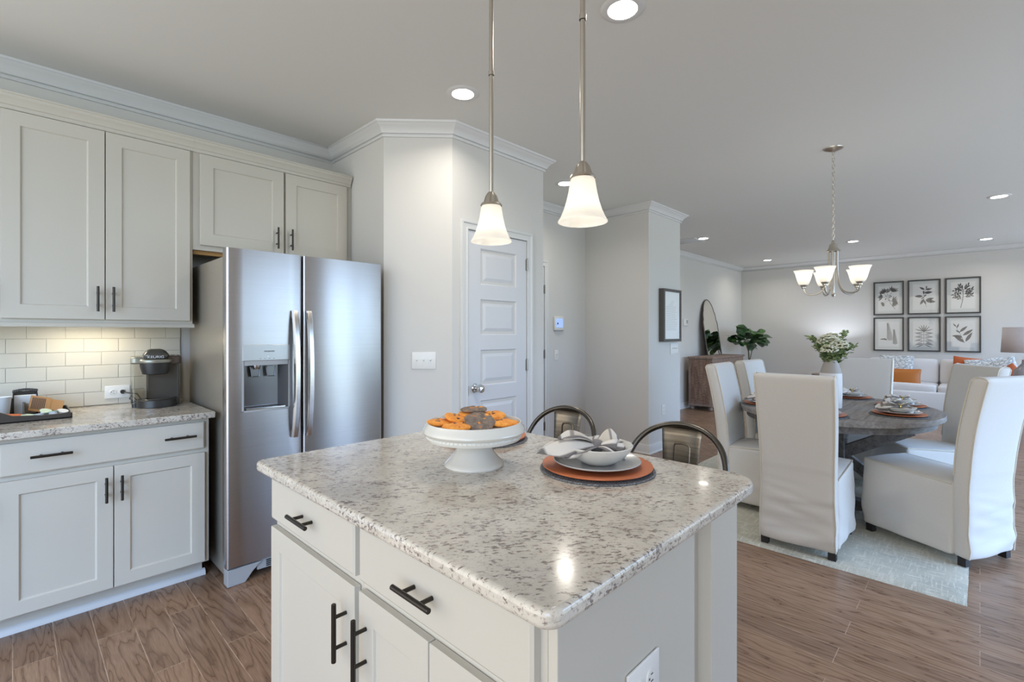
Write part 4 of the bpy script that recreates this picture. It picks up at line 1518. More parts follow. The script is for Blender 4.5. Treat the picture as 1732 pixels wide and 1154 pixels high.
TX, TY, TZ = 4.39, 0.80, 0.762
t = thing('dining_table', 'weathered grey wood oval dining table set for six', 'table', (TX, TY, 0.0))
TA, TB = .775, .64
oval = [(TA * cos(2 * pi * i / 72), TB * sin(2 * pi * i / 72)) for i in range(72)]
top = MB().prism(oval, TZ - .036, TZ).build('tabletop', 'table_wood', t, bevel=.005)
seam = MB()
for yy in (-.26, 0.0, .26):
    xx = TA * sqrt(max(0, 1 - (yy / TB) ** 2)) * .74
    seam.box(-xx, yy - .0015, TZ - .0005, xx, yy + .0015, TZ + .0006)
for sg in (-1, 1):
    seam.box(sg * .60 - .0015, -.40, TZ - .0005, sg * .60 + .0015, .40, TZ + .0006)
seam.build('plank_joints', 'feet', top, smooth=False)
ap = [(x * .93, y * .93) for x, y in oval]
MB().prism(ap, TZ - .085, TZ - .036).build('apron', 'table_dark', t)
MB().box(-.50, -.05, .012, .50, .05, .09).build('foot_beam', 'table_dark', t, smooth=False, bevel=.004)
MB().box(-.05, -.50, .014, .05, .50, .085).build('foot_beam', 'table_dark', t, smooth=False, bevel=.004)
MB().box(-.07, -.07, .08, .07, .07, TZ - .085).build('post', 'table_dark', t, smooth=False, bevel=.004)
for ax in ((1, 0), (-1, 0), (0, 1), (0, -1)):
    ln = .60 if ax[0] else .46
    b = MB()
    b.beam((ax[0] * .05, ax[1] * .05, .42), (ax[0] * ln, ax[1] * ln, TZ - .115), .07, .085)
    b.build('brace', 'table_dark', t, smooth=False, bevel=.003)
    b = MB()
    b.beam((ax[0] * .05, ax[1] * .05, .40), (ax[0] * .45, ax[1] * .44, .105), .06, .075)
    b.build('brace', 'table_dark', t, smooth=False, bevel=.003)


def chair_parts(t):
    """slip-covered parsons chair; front looks along local +x, back plane near x = 0"""
    Wd, H = .408, 1.070

    def back_fn(v):
        z = v.z + .555
        q = max(0, (z - .46) / .61)
        x = v.x - .095 * q ** 1.25
        if z > .50:
            x += .010 * sin(pi * q) - .004
        y = v.y * (1 + .055 * q - .02 * exp(-((z - .5) / .2) ** 2))
        low = max(0, min(1, (.50 - z) / .42))
        wr = mnoise.noise(Vector((y * 3.0, z * 9.0 + y * 3, 1.7))) * .024 * low + mnoise.noise(Vector((y * 6 + z * 5, z * 20, 5))) * .012 * low
        if v.x < 0:
            for (zk, sl, am, yc) in ((.40, .10, .010, .10), (.335, .22, .012, .12), (.285, -.10, .010, -.12), (.24, .25, .011, .05), (.19, -.05, .009, -.10), (.15, .16, .009, .10)):
                wr += 1.5 * am * exp(-((z - zk - sl * v.y) / .015) ** 2) * exp(-((v.y - yc) / .14) ** 2)
            x += -abs(wr) * .4 + wr * .6
        y += .010 * low * mnoise.noise(Vector((v.x * 8, z * 7, 9))) * (1 if v.y > 0 else -1)
        return Vector((x, y, v.z))

    b = MB().rbox((.035, 0, .555), (.085, Wd, H - .045), .024, (2, 14, 64), back_fn)
    bo = b.build('backrest', 'linen', t, angle=80)

    def seat_fn(v):
        z = v.z + .255
        x, y, zz = v.x, v.y, v.z
        low = max(0, min(1, (.42 - z) / .36))
        n1 = mnoise.noise(Vector((x * 4, z * 3 + x * 2, y * 4))) * .022 * low + mnoise.noise(Vector((x * 9 + z * 7, z * 13, y * 4 + 3))) * .010 * low
        if abs(v.y) > Wd / 2 - .03:
            y += (1 if v.y > 0 else -1) * (n1 + .010 * low)
        if v.x > .26 - .03:
            x += n1 + .008 * low
        if z > .44:
            zz += .012 * (1 - (v.y / (Wd / 2)) ** 2) + .012 * (v.x / .26)
        return Vector((x, y, zz))

    s_ = MB().rbox((.325, 0, .255), (.52, Wd, .42), .022, (14, 12, 24), seat_fn)
    so = s_.build('seat', 'linen', t, angle=80)
    # piping along the back edges and round the seat
    for sg in (-1, 1):
        pts = []
        for i in range(22):
            z = .05 + (1.045 - .05) * i / 21
            v = back_fn(Vector((-.036, sg * (Wd / 2 - .007), z - .555)))
            pts.append((v.x + .035 - .003, v.y, z))
        pts += [(pts[-1][0] + .012, pts[-1][1], 1.062), (pts[-1][0] + .040, pts[-1][1] * .995, 1.070), (pts[-1][0] + .066, pts[-1][1] * .995, 1.060)]
        for i in range(12):
            z = 1.045 - (1.045 - .50) * i / 11
            v = back_fn(Vector((.036, sg * (Wd / 2 - .007), z - .555)))
            pts.append((v.x + .035 + .004, v.y, z))
        MB().tube(pts, .0042, 6).build('piping', 'piping', bo)
    pts = []
    for (x, y) in [(.08, -.200), (.30, -.202), (.52, -.202), (.574, -.197), (.582, -.18), (.584, 0), (.582, .18), (.574, .197), (.52, .202), (.30, .202), (.08, .200)]:
        zz = .462 + .012 * ((x - .325) / .26)
        pts.append((x, y, zz))
    MB().tube(pts, .0042, 6).build('piping', 'piping', so)
    for (x, y) in ((.030, -.178), (.030, .178), (.545, -.178), (.545, .178)):
        MB().box(x - .02, y - .02, 0, x + .02, y + .02, .10).build('leg', 'feet', t, smooth=False)


GRP = 'slip-covered dining chairs'
c0 = thing('dining_chair', 'white slip-covered dining chair seen from behind, nearest the island', 'chair', (3.262, 0.790, .011), 0, GRP)
chair_parts(c0)
c0.rotation_euler.z = radians(1)
for (x, y, a, lb) in ((3.870, -0.045, 62, 'white slip-covered dining chair at the right edge of the picture, angled towards the table'),
                      (5.030, 0.045, 128, 'white slip-covered dining chair on the far right, behind the right-edge chair'),
                      (5.660, 0.790, 180, 'white slip-covered dining chair at the far end, facing the camera behind the vase'),
                      (4.630, 1.440, 266, 'white slip-covered dining chair at the far left of the table, in front of the plant'),
                      (3.975, 1.450, 272, 'white slip-covered dining chair on the left side of the table, nearest the wooden chest')):
    dup(c0, (x, y, .011), radians(a), lb)

# table settings
SET = [(3.815, 0.780, 0.0, 'nearest the island, hidden by the near chair'), (4.190, 0.395, 1.0, 'in front of the right-edge chair'), (4.700, 0.430, 2.2, 'in front of the far right chair'),
       (5.020, 0.800, pi, 'at the far end of the table'), (4.640, 1.190, 4.4, 'at the far left of the table'), (4.090, 1.205, 4.9, 'at the near left of the table')]
for i, (x, y, a, w_) in enumerate(SET):
    z = TZ + .0012
    placemat('round grey placemat on the dining table ' + w_, x, y, z, .165, 'placemats on the dining table')
    charger('copper charger on the dining table ' + w_, x, y, z + .0053, .150, 'copper chargers on the dining table')
    plate('pale dinner plate on the dining table ' + w_, x, y, z + .0126, .122, 'plates on the dining table')
    bowl('pale bowl on the dining table ' + w_, x, y, z + .0208, .095, .036, 'bowls on the dining table')
    napkin('striped napkin in a gold ring ' + w_, x, y, z + .044, -pi / 4 + rnd.uniform(-.35, .35), .92, 'napkins on the dining table', 'gold', 20 + i)

# vase and bouquet
VX, VY, VZ = 4.245, 0.800, TZ + .0012
t = thing('flower_vase', 'two-tone vase, taupe above white, in the middle of the dining table', 'vase', (VX, VY, VZ))
MB().lathe([(0, 0), (.062, 0), (.070, .006), (.073, .10), (.072, .24), (.0705, .262)], 36).build('lower_body', 'vase_bottom', t)
MB().lathe([(.0707, .262), (.064, .285), (.052, .322), (.041, .350), (.038, .360), (.040, .364), (.037, .365), (.034, .356), (.033, .28)], 36).build('neck', 'vase_top', t)


def leaf_quad(mb, p, d, up, ln, w):
    d = d.normalized()
    s = d.cross(up)
    s = s.normalized() if s.length > 1e-4 else Vector((1, 0, 0))
    n = s.cross(d)
    a = [p, p + d * ln * .3 + s * w * .5 + n * .002, p + d * ln * .7 + s * w * .42 + n * .003, p + d * ln, p + d * ln * .7 - s * w * .42 + n * .003, p + d * ln * .3 - s * w * .5 + n * .002, p + d * ln * .5 - n * ln * .08]
    mb.add(a, [(0, 1, 6), (1, 2, 6), (2, 3, 6), (3, 4, 6), (4, 5, 6), (5, 0, 6)])


VT = VZ + .356
SPR = [((-.095, .06), .165, 'left'), ((-.055, -.045), .12, ''), ((.072, -.03), .195, ''), ((.120, -.02), .098, ''), ((.085, .03), .045, ''), ((.03, -.05), .09, ''), ((-.02, .06), .10, ''), ((-.085, .0), .10, ''), ((.045, .06), .13, '')]
NM = ['leafy green sprig reaching far left out of the vase', 'leafy green sprig low at the left front of the bouquet', 'tallest leafy green sprig, at the right of the bouquet', 'leafy green sprig stretching far right out of the vase',
      'lowest leafy green sprig, at the right of the bouquet', 'leafy green sprig at the front of the bouquet', 'leafy green sprig at the back of the bouquet', 'leafy green sprig left of the blossoms', 'leafy green sprig behind the blossoms on the right']
rn = random.Random(11)
for (off, h, _), lb in zip(SPR, NM):
    d2 = Rv * off[0] * 1.25 + Fv * off[1]
    tip = Vector((VX + d2.x, VY + d2.y, VT + h * 1.02))
    base = Vector((VX + d2.x * .05, VY + d2.y * .05, VT - .10))
    mid = Vector((VX + d2.x * .35, VY + d2.y * .35, VT + h * .55))
    pts = [((1 - u) ** 2) * base + 2 * u * (1 - u) * mid + u * u * tip for u in [i / 12 for i in range(13)]]
    t = thing('green_sprig', lb, 'plant', tuple(base), 0, 'green sprigs in the vase')
    MB().tube([p - base for p in pts], .0018, 6).build('stem', 'stem', t)
    lv = MB()
    for i in range(4, 13):
        for k in range(11):
            a = rn.uniform(0, 6.28)
            dr = Vector((cos(a), sin(a), rn.uniform(-.1, .9)))
            p = pts[i] - base + Vector((rn.uniform(-.016, .016), rn.uniform(-.016, .016), rn.uniform(-.016, .016)))
            leaf_quad(lv, p, dr, Vector((rn.uniform(-.5, .5), rn.uniform(-.5, .5), 1)), rn.uniform(.024, .038), rn.uniform(.016, .024))
    lv.build('leaves', 'sprig', t, smooth=False)
BL = [((-.035, -.02), .150, .070, 'broad white blossom head at the top left of the bouquet'), ((.020, .02), .165, .066, 'white blossom head at the top of the bouquet'), ((-.045, -.05), .085, .060, 'white blossom head low at the left front of the bouquet'),
      ((.030, -.05), .115, .060, 'white blossom head at the right front of the bouquet'), ((.060, .02), .130, .054, 'white blossom head at the back right of the bouquet')]
for off, h, r, lb in BL:
    d2 = Rv * off[0] + Fv * off[1]
    tip = Vector((VX + d2.x, VY + d2.y, VT + h * .92))
    base = Vector((VX + d2.x * .05, VY + d2.y * .05, VT - .10))
    t = thing('blossom_stem', lb, 'flower', tuple(base), 0, 'white blossoms in the vase')
    MB().tube([(0, 0, 0), (tip - base) * .5 + Vector((0, 0, .02)), tip - base], .002, 6).build('stem', 'stem', t)
    fl = MB()
    for i in range(170):
        u, v_ = rn.uniform(0, 1), rn.uniform(0, 6.28)
        zz = 1 - 1.35 * u
        q = sqrt(max(0, 1 - zz * zz))
        dr = Vector((q * cos(v_), q * sin(v_), zz * .75))
        p = (tip - base) + dr * r * rn.uniform(.80, 1.0)
        s_ = rn.uniform(.0065, .0105)
        fl.lathe([(0, -s_ * .5), (s_, 0), (s_ * .7, s_ * .5), (0, s_ * .7)], 5, tuple(p))
    fl.build('blossom', 'blossom', t, smooth=False)

# ------------------------------------------------------------------ chandelier
CX, CY = 4.39, 0.81
t = thing('chandelier', 'brushed nickel five-arm chandelier with frosted shades over the table', 'chandelier', (CX, CY, CEIL))
MB().lathe([(0, -.022), (.012, -.026), (.045, -.016), (.064, -.006), (.066, 0)], 36).build('canopy', 'nickel', t)
zt_, zb_ = -.02, 2.035 - CEIL
chn = MB()
n = 26
for i in range(n):
    z = zt_ + (zb_ - zt_) * (i + .5) / n
    hl, hw = (zt_ - zb_) / n * .72, .0085
    pts = []
    for k_ in range(12):
        a = 2 * pi * k_ / 12
        q = (hw * cos(a), hl * sin(a))
        pts.append((q[0], 0, z + q[1]) if i % 2 else (0, q[0], z + q[1]))
    chn.tube(pts, .0022, 6, closed=True)
chn.build('chain', 'nickel', t)
zc = 2.000 - CEIL
MB().lathe([(.010, .035), (.012, .030), (.014, .012), (.026, .004), (.030, -.020), (.036, -.034), (.046, -.044), (.048, -.050), (.030, -.052)], 28, (0, 0, zc)).build('crown_cap', 'nickel', t)
MB().cyl((0, 0, zc - .05), (0, 0, 1.62 - CEIL), .008, 10).build('centre_rod', 'nickel', t)
MB().lathe([(0, -.03), (.010, -.026), (.014, -.012), (.008, 0)], 18, (0, 0, 1.63 - CEIL)).build('finial', 'nickel', t)
vang = YAW + pi          # direction from chandelier back to the room's kitchen side
RA = .195
for i in range(5):
    a = vang + radians(23 - 72 * i)
    ca, sa = cos(a), sin(a)
    prof = [(.030, 1.95), (.030, 1.83), (.036, 1.74), (.058, 1.672), (.092, 1.634), (.140, 1.622), (.175, 1.632), (.192, 1.658), (RA, 1.682)]
    fine = []
    for j in range(len(prof) - 1):
        p0 = prof[max(0, j - 1)]; p1 = prof[j]; p2 = prof[j + 1]; p3 = prof[min(len(prof) - 1, j + 2)]
        for q in (0, .25, .5, .75):
            fine.append(tuple(.5 * (2 * p1[d] + (p2[d] - p0[d]) * q + (2 * p0[d] - 5 * p1[d] + 4 * p2[d] - p3[d]) * q * q + (3 * p1[d] - p0[d] - 3 * p2[d] + p3[d]) * q ** 3) for d in (0, 1)))
    fine.append(prof[-1])
    am = MB().tube([(r * ca, r * sa, z - CEIL) for r, z in fine], .0062, 8).build('arm', 'nickel', t)
    cx_, cy_ = RA * ca, RA * sa
    MB().lathe([(.010, 0), (.016, .004), (.017, .014), (.024, .020), (.027, .030), (.024, .034)], 20, (cx_, cy_, 1.672 - CEIL), cap0=True, cap1=True).build('socket', 'nickel', am)
    MB().lathe([(.028, 0), (.036, .010), (.045, .034), (.053, .066), (.059, .090), (.070, .112), (.072, .114)], 32, (cx_, cy_, 1.700 - CEIL)).build('shade', 'frost', am, angle=80)
    MB().lathe([(0, .075), (.014, .068), (.020, .050), (.014, .025), (.010, .006)], 16, (cx_, cy_, 1.700 - CEIL)).build('bulb', 'bulb', am)
    lamp_light(CX + cx_, CY + cy_, 1.790, 0.24, .018)

# ------------------------------------------------------------------ framed things on the walls
t = thing('framed_print', 'tall deep-framed print with lines of faint text on the centre wall', 'picture', (5.285, 2.5995, 1.525))
FW, FH, FD = .44, .600, .062
MB().box(-FW / 2, -FD, -FH / 2, -FW / 2 + .030, 0, FH / 2).box(FW / 2 - .030, -FD, -FH / 2, FW / 2, 0, FH / 2).box(-FW / 2 + .03, -FD, -FH / 2, FW / 2 - .03, 0, -FH / 2 + .030).box(-FW / 2 + .03, -FD, FH / 2 - .030, FW / 2 - .03, 0, FH / 2).build('frame', 'frame_brown', t, smooth=False)
MB().box(-FW / 2 + .03, -FD + .012, -FH / 2 + .03, FW / 2 - .03, -.01, FH / 2 - .03).build('paper', 'print_paper', t, smooth=False)
tx = MB()
rn = random.Random(3)
for i in range(17):
    z = FH / 2 - .14 - i * .0205
    x = -FW / 2 + .075
    xe = FW / 2 - .085 - rn.uniform(0, .06)
    if i < 3:
        x += .13 - i * .03
        xe -= .06
    while x < xe:
        ww = rn.uniform(.018, .045)
        tx.box(x, -FD + .0112, z, min(x + ww, xe), -FD + .0122, z + .005)
        x += ww + .008
tx.build('text_lines', 'ink_soft', t, smooth=False)


def leaf2(mb, x, z, a, ln, w, y):
    """flat drawn leaf on the paper plane (local x, z)"""
    ca, sa = cos(a), sin(a)
    prof = [(0, 0), (.25, .42), (.5, .5), (.78, .30), (1, 0), (.78, -.30), (.5, -.5), (.25, -.42)]
    mb.add([(x + (u * ln) * ca - (v_ * w) * sa, y, z + (u * ln) * sa + (v_ * w) * ca) for u, v_ in prof], [(0, 1, 2, 3, 4, 5, 6, 7)])


def stroke(mb, pts, w, y):
    for (x0, z0), (x1, z1) in zip(pts[:-1], pts[1:]):
        dx, dz = x1 - x0, z1 - z0
        l_ = sqrt(dx * dx + dz * dz) or 1
        nx_, nz_ = -dz / l_ * w / 2, dx / l_ * w / 2
        mb.add([(x0 + nx_, y, z0 + nz_), (x1 + nx_, y, z1 + nz_), (x1 - nx_, y, z1 - nz_), (x0 - nx_, y, z0 - nz_)], [(0, 1, 2, 3)])


def botanical(kind, mb, y):
    rn = random.Random(kind * 13 + 1)
    if kind == 0:      # loose bunch of fanned leaf clusters
        stroke(mb, [(.09, -.17), (.03, -.09), (.0, .0), (-.01, .06)], .005, y)
        for (x, z, a0, r_) in ((-.06, .08, 2.1, .09), (.05, .10, 1.1, .10), (-.08, .02, 3.0, .08), (.05, -.05, .35, .10), (-.06, -.08, 3.6, .06), (.06, -.07, -.6, .09), (-.02, .09, 1.6, .08)):
            stroke(mb, [(.01, -.04), (x * .6, z * .6), (x, z)], .003, y)
            for k_ in range(6):
                leaf2(mb, x, z, a0 + (k_ - 2.5) * .36, r_ * rn.uniform(.75, 1.05), .020, y - k_ * .0001)
        for k_ in range(7):
            leaf2(mb, rn.uniform(-.05, .06), rn.uniform(-.03, .04), rn.uniform(0, 6), .026, .014, y)
    elif kind == 1:    # upright branch with pairs of broad leaves
        stroke(mb, [(.03, -.15), (.0, -.04), (.0, .06), (.03, .13)], .004, y)
        for (x, z, a, l_) in ((.03, .12, 1.5, .05), (.02, .11, .15, .09), (.01, .11, 2.6, .08), (.0, .06, .1, .11), (.0, .04, 1.7, .06), (-.01, .01, 3.1, .11), (0, .0, 3.9, .05), (0, -.03, 4.2, .10), (.02, -.05, .25, .11), (.02, -.06, -.15, .13), (.0, .0, .9, .05), (.0, -.05, -1.2, .07)):
            leaf2(mb, x, z, a, l_, l_ * .36, y)
    elif kind == 2:    # small tree-like twig
        stroke(mb, [(-.025, -.18), (-.005, -.09), (.005, .0), (.0, .10)], .007, y)
        for (z, ex, ez) in ((-.06, -.09, -.02), (-.03, -.10, .02), (-.02, .10, .0), (.0, -.09, .07), (.02, .08, .04), (.05, -.06, .10), (.05, .10, .09), (.07, .06, .14), (.08, -.03, .15)):
            stroke(mb, [(.0, z), (ex * .5, z + (ez - z) * .4), (ex, ez)], .003, y)
            for k_ in range(6):
                q = .25 + k_ * .15
                a0 = atan2(ez - z, ex)
                leaf2(mb, ex * q, z + (ez - z) * q, a0 + (k_ % 2 * 2 - 1) * rn.uniform(.35, .8), rn.uniform(.035, .055), .017, y)
    elif kind == 3:    # two feathery spires
        for (x0, z0, x1, z1, l_) in ((.02, -.10, -.01, .16, .052), (.09, -.16, .075, .06, .040)):
            stroke(mb, [(x0, z0), (x1, z1)], .004, y)
            for k_ in range(16):
                q = k_ / 15
                for sg in (-1, 1):
                    leaf2(mb, x0 + (x1 - x0) * q, z0 + (z1 - z0) * q, pi / 2 + sg * (.95 - .35 * q), l_ * (1.2 - .7 * q), .0085, y)
        for k_ in range(5):
            leaf2(mb, -.02 - k_ * .012, -.10 + k_ * .006, 2.3 + k_ * .25, .05, .016, y)
    elif kind == 4:    # long thin blades crossing a stem
        stroke(mb, [(0, -.16), (0, .05)], .005, y)
        for a in (.9, 1.25, 1.57, 1.9, 2.25):
            leaf2(mb, 0, .03, a, .12, .012, y)
        for k_ in range(5):
            z = .04 - k_ * .045
            for sg in (-1, 1):
                leaf2(mb, 0, z, (.42 if sg > 0 else pi - .42) - sg * (.12 + .12 * k_), .125, .012, y)
                leaf2(mb, 0, z - .01, (-.10 if sg > 0 else pi + .10) - sg * .1 * k_, .115, .010, y)
    else:              # branch of large striped leaves
        stroke(mb, [(.02, -.13), (-.02, -.02), (-.06, .06), (-.09, .14)], .004, y)
        for (x, z, a, l_) in ((-.04, .03, .75, .13), (.0, -.02, .65, .15), (.03, -.11, 1.05, .16), (.02, -.12, 2.45, .17), (.0, -.05, 2.9, .12), (-.03, .02, 2.5, .07), (-.07, .09, 1.2, .07), (-.08, .11, 2.2, .06), (-.01, -.03, 3.1, .12)):
            leaf2(mb, x, z, a, l_, l_ * .27, y)


PL = ['framed botanical print of a loose leaf bunch, upper left of the six', 'framed botanical print of a branch with paired leaves, upper middle of the six', 'framed botanical print of a tree-like twig, upper right of the six',
      'framed botanical print of two feathery spires, lower left of the six', 'framed botanical print of long thin crossing blades, lower middle of the six', 'framed botanical print of large broad leaves, lower right of the six']
PW, PH = .438, .606
for i in range(6):
    yc = (1.194, 0.703, 0.207)[i % 3]
    zc_ = (1.955, 1.305)[i // 3]
    t = thing('framed_print', PL[i], 'picture', (X_END - .0005, yc, zc_), -pi / 2, 'six botanical prints on the back wall')
    PWi = (.438, .440, .442)[i % 3]
    b = .022
    MB().box(-PWi / 2, -.028, -PH / 2, -PWi / 2 + b, 0, PH / 2).box(PWi / 2 - b, -.028, -PH / 2, PWi / 2, 0, PH / 2).box(-PWi / 2 + b, -.028, -PH / 2, PWi / 2 - b, 0, -PH / 2 + b).box(-PWi / 2 + b, -.028, PH / 2 - b, PWi / 2 - b, 0, PH / 2).build('frame', 'frame_black', t, smooth=False)
    MB().box(-PWi / 2 + b, -.008, -PH / 2 + b, PWi / 2 - b, 0, PH / 2 - b).build('mat_board', 'mat_board', t, smooth=False)
    MB().box(-.150, -.0125, -.225, .150, -.0085, .225).build('paper', 'print_paper', t, smooth=False)
    dr_ = MB()
    botanical(i, dr_, -.0132)
    dr_.v = [(x * 1.05, y, z * 1.15) for x, y, z in dr_.v]
    dr_.build('drawing', 'ink', t, smooth=False)
    MB().box(-PWi / 2 + b, -.0215, -PH / 2 + b, PWi / 2 - b, -.020, PH / 2 - b).build('glass', 'glass', t, smooth=False)

# ------------------------------------------------------------------ chest, mirror, plant
t = thing('wooden_chest', 'carved brown wooden sideboard against the far left wall', 'sideboard', (8.16, 3.215, 0))
LX, LY, LZ = 1.53, .43, .915
MB().box(.02, .02, .085, LX - .02, LY, LZ - .03).build('body', 'chest_wood', t, smooth=False, bevel=.004)
MB().box(0, 0, LZ - .03, LX, LY + .01, LZ).build('top', 'chest_wood', t, smooth=False, bevel=.005)
MB().box(.005, .005, .075, LX - .005, LY, .10).build('plinth', 'chest_wood', t, smooth=False, bevel=.004)
MB().box(.012, .06, .13, .022, LY - .04, LZ - .05).build('side_panel', 'chest_carved', t, smooth=False)
for i in range(3):
    xa = .05 + i * .48
    d = shaker(MB(), xa, xa + .46, .12, LZ - .10, .004, .055, .02, .010).build('door', 'chest_wood', t, smooth=False)
    sc_ = MB()
    for r_ in range(4):
        for q in range(3):
            cx_, cz_ = xa + .115 + q * .115, .22 + r_ * .155
            for k_ in range(4):
                a = pi / 4 + k_ * pi / 2
                sc_.tube([(cx_ + .045 * cos(a) + .028 * cos(b_), .010, cz_ + .05 * sin(a) + .028 * sin(b_)) for b_ in [2 * pi * u / 10 for u in range(10)]], .006, 5, closed=True)
    sc_.build('carving', 'chest_carved', d)
    MB().lathe([(0, 0), (.012, 0), (.014, .012), (0, .018)], 12).build('knob', 'bronze', d, loc=(xa + .43 if i < 2 else xa + .03, .004, .50), rot=(pi / 2, 0, 0))
for (x, y) in ((.06, .06), (LX - .06, .06), (.06, LY - .05), (LX - .06, LY - .05)):
    MB().lathe([(.020, 0), (.036, .018), (.038, .040), (.028, .066), (.022, .078)], 18, (x, y, 0), cap0=True, cap1=True).build('foot', 'chest_wood', t)

t = thing('arched_mirror', 'arched dark-framed mirror leaning on the wooden sideboard', 'mirror', (9.165, 3.575, LZ + .002), 0)
t.rotation_euler = (radians(-8.5), 0, 0)
mw, mh = .325, 1.05
out = [(-mw, 0), (mw, 0), (mw, .60), (mw - .03, .66), (mw - .035, .78), (mw - .075, .84)]
right = [(mw, 0), (mw, .58), (mw - .008, .63), (mw - .035, .66), (mw - .040, .74), (mw - .060, .80), (mw - .085, .83), (mw - .10, .88), (mw - .145, .95), (mw - .21, 1.01), (mw - .28, 1.04), (0, 1.05)]
outline = right + [(-x, z) for x, z in reversed(right[:-1])]
MB().extrude([(x * .985, z * .99 + .004) for x, z in outline], 'y', -.006, .0).build('mirror_glass', 'mirror', t, smooth=False)
MB().extrude([(x * .98, z * .985 + .006) for x, z in outline], 'y', .0005, .012).build('backing', 'dark', t, smooth=False)
MB().tube([(x, -.002, z) for x, z in outline], .011, 8, closed=True).build('frame', 'frame_brown', t)

t = thing('potted_plant', 'dark green broad-leaved potted plant in the far corner', 'plant', (10.20, 3.30, 0))
MB().lathe([(.13, 0), (.17, .30), (.18, .34), (.165, .34), (.15, .30)], 28, cap0=True).build('pot', 'basket', t)
MB().lathe([(0, .30), (.155, .30)], 28).build('soil', 'side_wood', t)
MB().tube([(0, 0, .30), (.01, .0, .60), (-.01, .01, .95), (.0, 0, 1.15)], [.016, .014, .012, .008], 8).tube([(.0, .0, .75), (.02, -.05, 1.0), (.05, -.06, 1.22)], .008, 7).tube([(0, 0, .9), (-.10, .03, 1.1), (-.28, .05, 1.42)], .007, 7).build('trunk', 'stem', t)
lv = MB()
rn = random.Random(21)


def big_leaf(p, d, ln, w):
    d = d.normalized()
    up = Vector((rn.uniform(-.6, .6), rn.uniform(-.9, .1), 1)).normalized()
    s = d.cross(up)
    s = s.normalized() if s.length > .01 else Vector((1, 0, 0))
    n = s.cross(d).normalized()
    prof = [(0, .05), (.2, .34), (.42, .40), (.66, .52), (.85, .42), (1, .04)]
    rows = []
    for u, hw in prof:
        c_ = p + d * ln * u - n * ln * .22 * u * u
        rows.append((c_ + s * hw * w + n * .18 * hw * w, c_, c_ - s * hw * w + n * .18 * hw * w))
    vs_ = [q for r in rows for q in r]
    fs = []
    for i in range(len(rows) - 1):
        for k_ in range(2):
            fs.append((i * 3 + k_, i * 3 + k_ + 1, i * 3 + 4 + k_, i * 3 + 3 + k_))
    lv.add(vs_, fs)


for i in range(66):
    u = rn.uniform(-1, 1)
    lat = Vector((.72 * u, -.12 * u + rn.uniform(-.20, .20), 0))
    p = Vector((lat.x * .62, lat.y * .6, 1.20 + rn.uniform(-.10, .12) * (1 - .4 * abs(u))))
    big_leaf(p, Vector((u * 1.1 + rn.uniform(-.4, .4), rn.uniform(-.9, .6), rn.uniform(-.25, .6))), rn.uniform(.17, .25), rn.uniform(.14, .19))
for (x, z) in ((-.40, 1.40), (-.36, 1.34), (-.44, 1.28), (-.32, 1.24), (-.38, 1.16)):
    big_leaf(Vector((x, .05, z)), Vector((rn.uniform(-.6, .3), -.3, rn.uniform(-.2, .9))), .22, .20)
lv.build('leaves', 'leaf', t, angle=80)


# ------------------------------------------------------------------ living room: sofa, cushions, side tables, lamps
t = thing('sofa', 'long white sofa along the back wall under the botanical prints', 'sofa', (10.98, 0.0, 0), -pi / 2)
# local: x runs towards world -y, local -y is world -x (front)
SX0, SX1 = -1.62, 1.60
MB().rbox(((SX0 + SX1) / 2, -.45, .24), (SX1 - SX0, .86, .30), .03, (4, 3, 2)).build('base', 'sofa', t)
MB().rbox(((SX0 + SX1) / 2, -.10, .48), (SX1 - SX0, .19, .66), .05, (4, 2, 4)).build('back', 'sofa', t)
for xx in (SX0 + .09, SX1 - .09):
    MB().rbox((xx, -.46, .36), (.18, .88, .54), .06, (2, 4, 3)).build('arm', 'sofa', t)
n3 = 3
cw = (SX1 - SX0 - .36) / n3
for i in range(n3):
    xc = SX0 + .18 + cw * (i + .5)
    MB().rbox((xc, -.50, .43), (cw - .008, .72, .13), .045, (5, 5, 2), lambda v: Vector((v.x, v.y, v.z + (.02 * (1 - (v.x / (cw / 2)) ** 2) if v.z > 0 else 0)))).build('seat_cushion', 'sofa', t)
    o = MB().rbox((0, 0, 0), (cw - .012, .17, .42), .06, (5, 2, 5), lambda v: Vector((v.x, v.y - .03 * (1 - (v.x / (cw / 2)) ** 2) * (v.y < 0), v.z))).build('back_cushion', 'sofa', t)
    o.location = (xc, -.265, .680)
    o.rotation_euler = (radians(-10), 0, 0)
for (x, y) in ((SX0 + .1, -.10), (SX1 - .1, -.10), (SX0 + .1, -.82), (SX1 - .1, -.82)):
    MB().box(x - .03, y - .03, 0, x + .03, y + .03, .10).build('foot', 'feet', t, smooth=False)


def pillow(label, x, y, z, w, h, th, mat, rz, tilt, roll=0.0):
    def fn(v):
        u, q = v.x / (w / 2), v.z / (h / 2)
        f = max(0.0, (1 - abs(u) ** 2.6)) * max(0.0, (1 - abs(q) ** 2.6))
        pinch = 1 - .07 * (1 - abs(u)) * abs(q) - .0
        return Vector((v.x * (1 - .06 * (1 - q * q)), v.y * (.16 + .84 * f ** .55), v.z * (1 - .06 * (1 - u * u))))
    o = MB().rbox((0, 0, 0), (w, th, h), .02, (9, 3, 9), fn).build('throw_pillow', mat, None, angle=80)
    o.location = (x, y, z)
    o.rotation_euler = (tilt, roll, rz)
    return tag(o, label, 'pillow', 'throw pillows on the sofa')


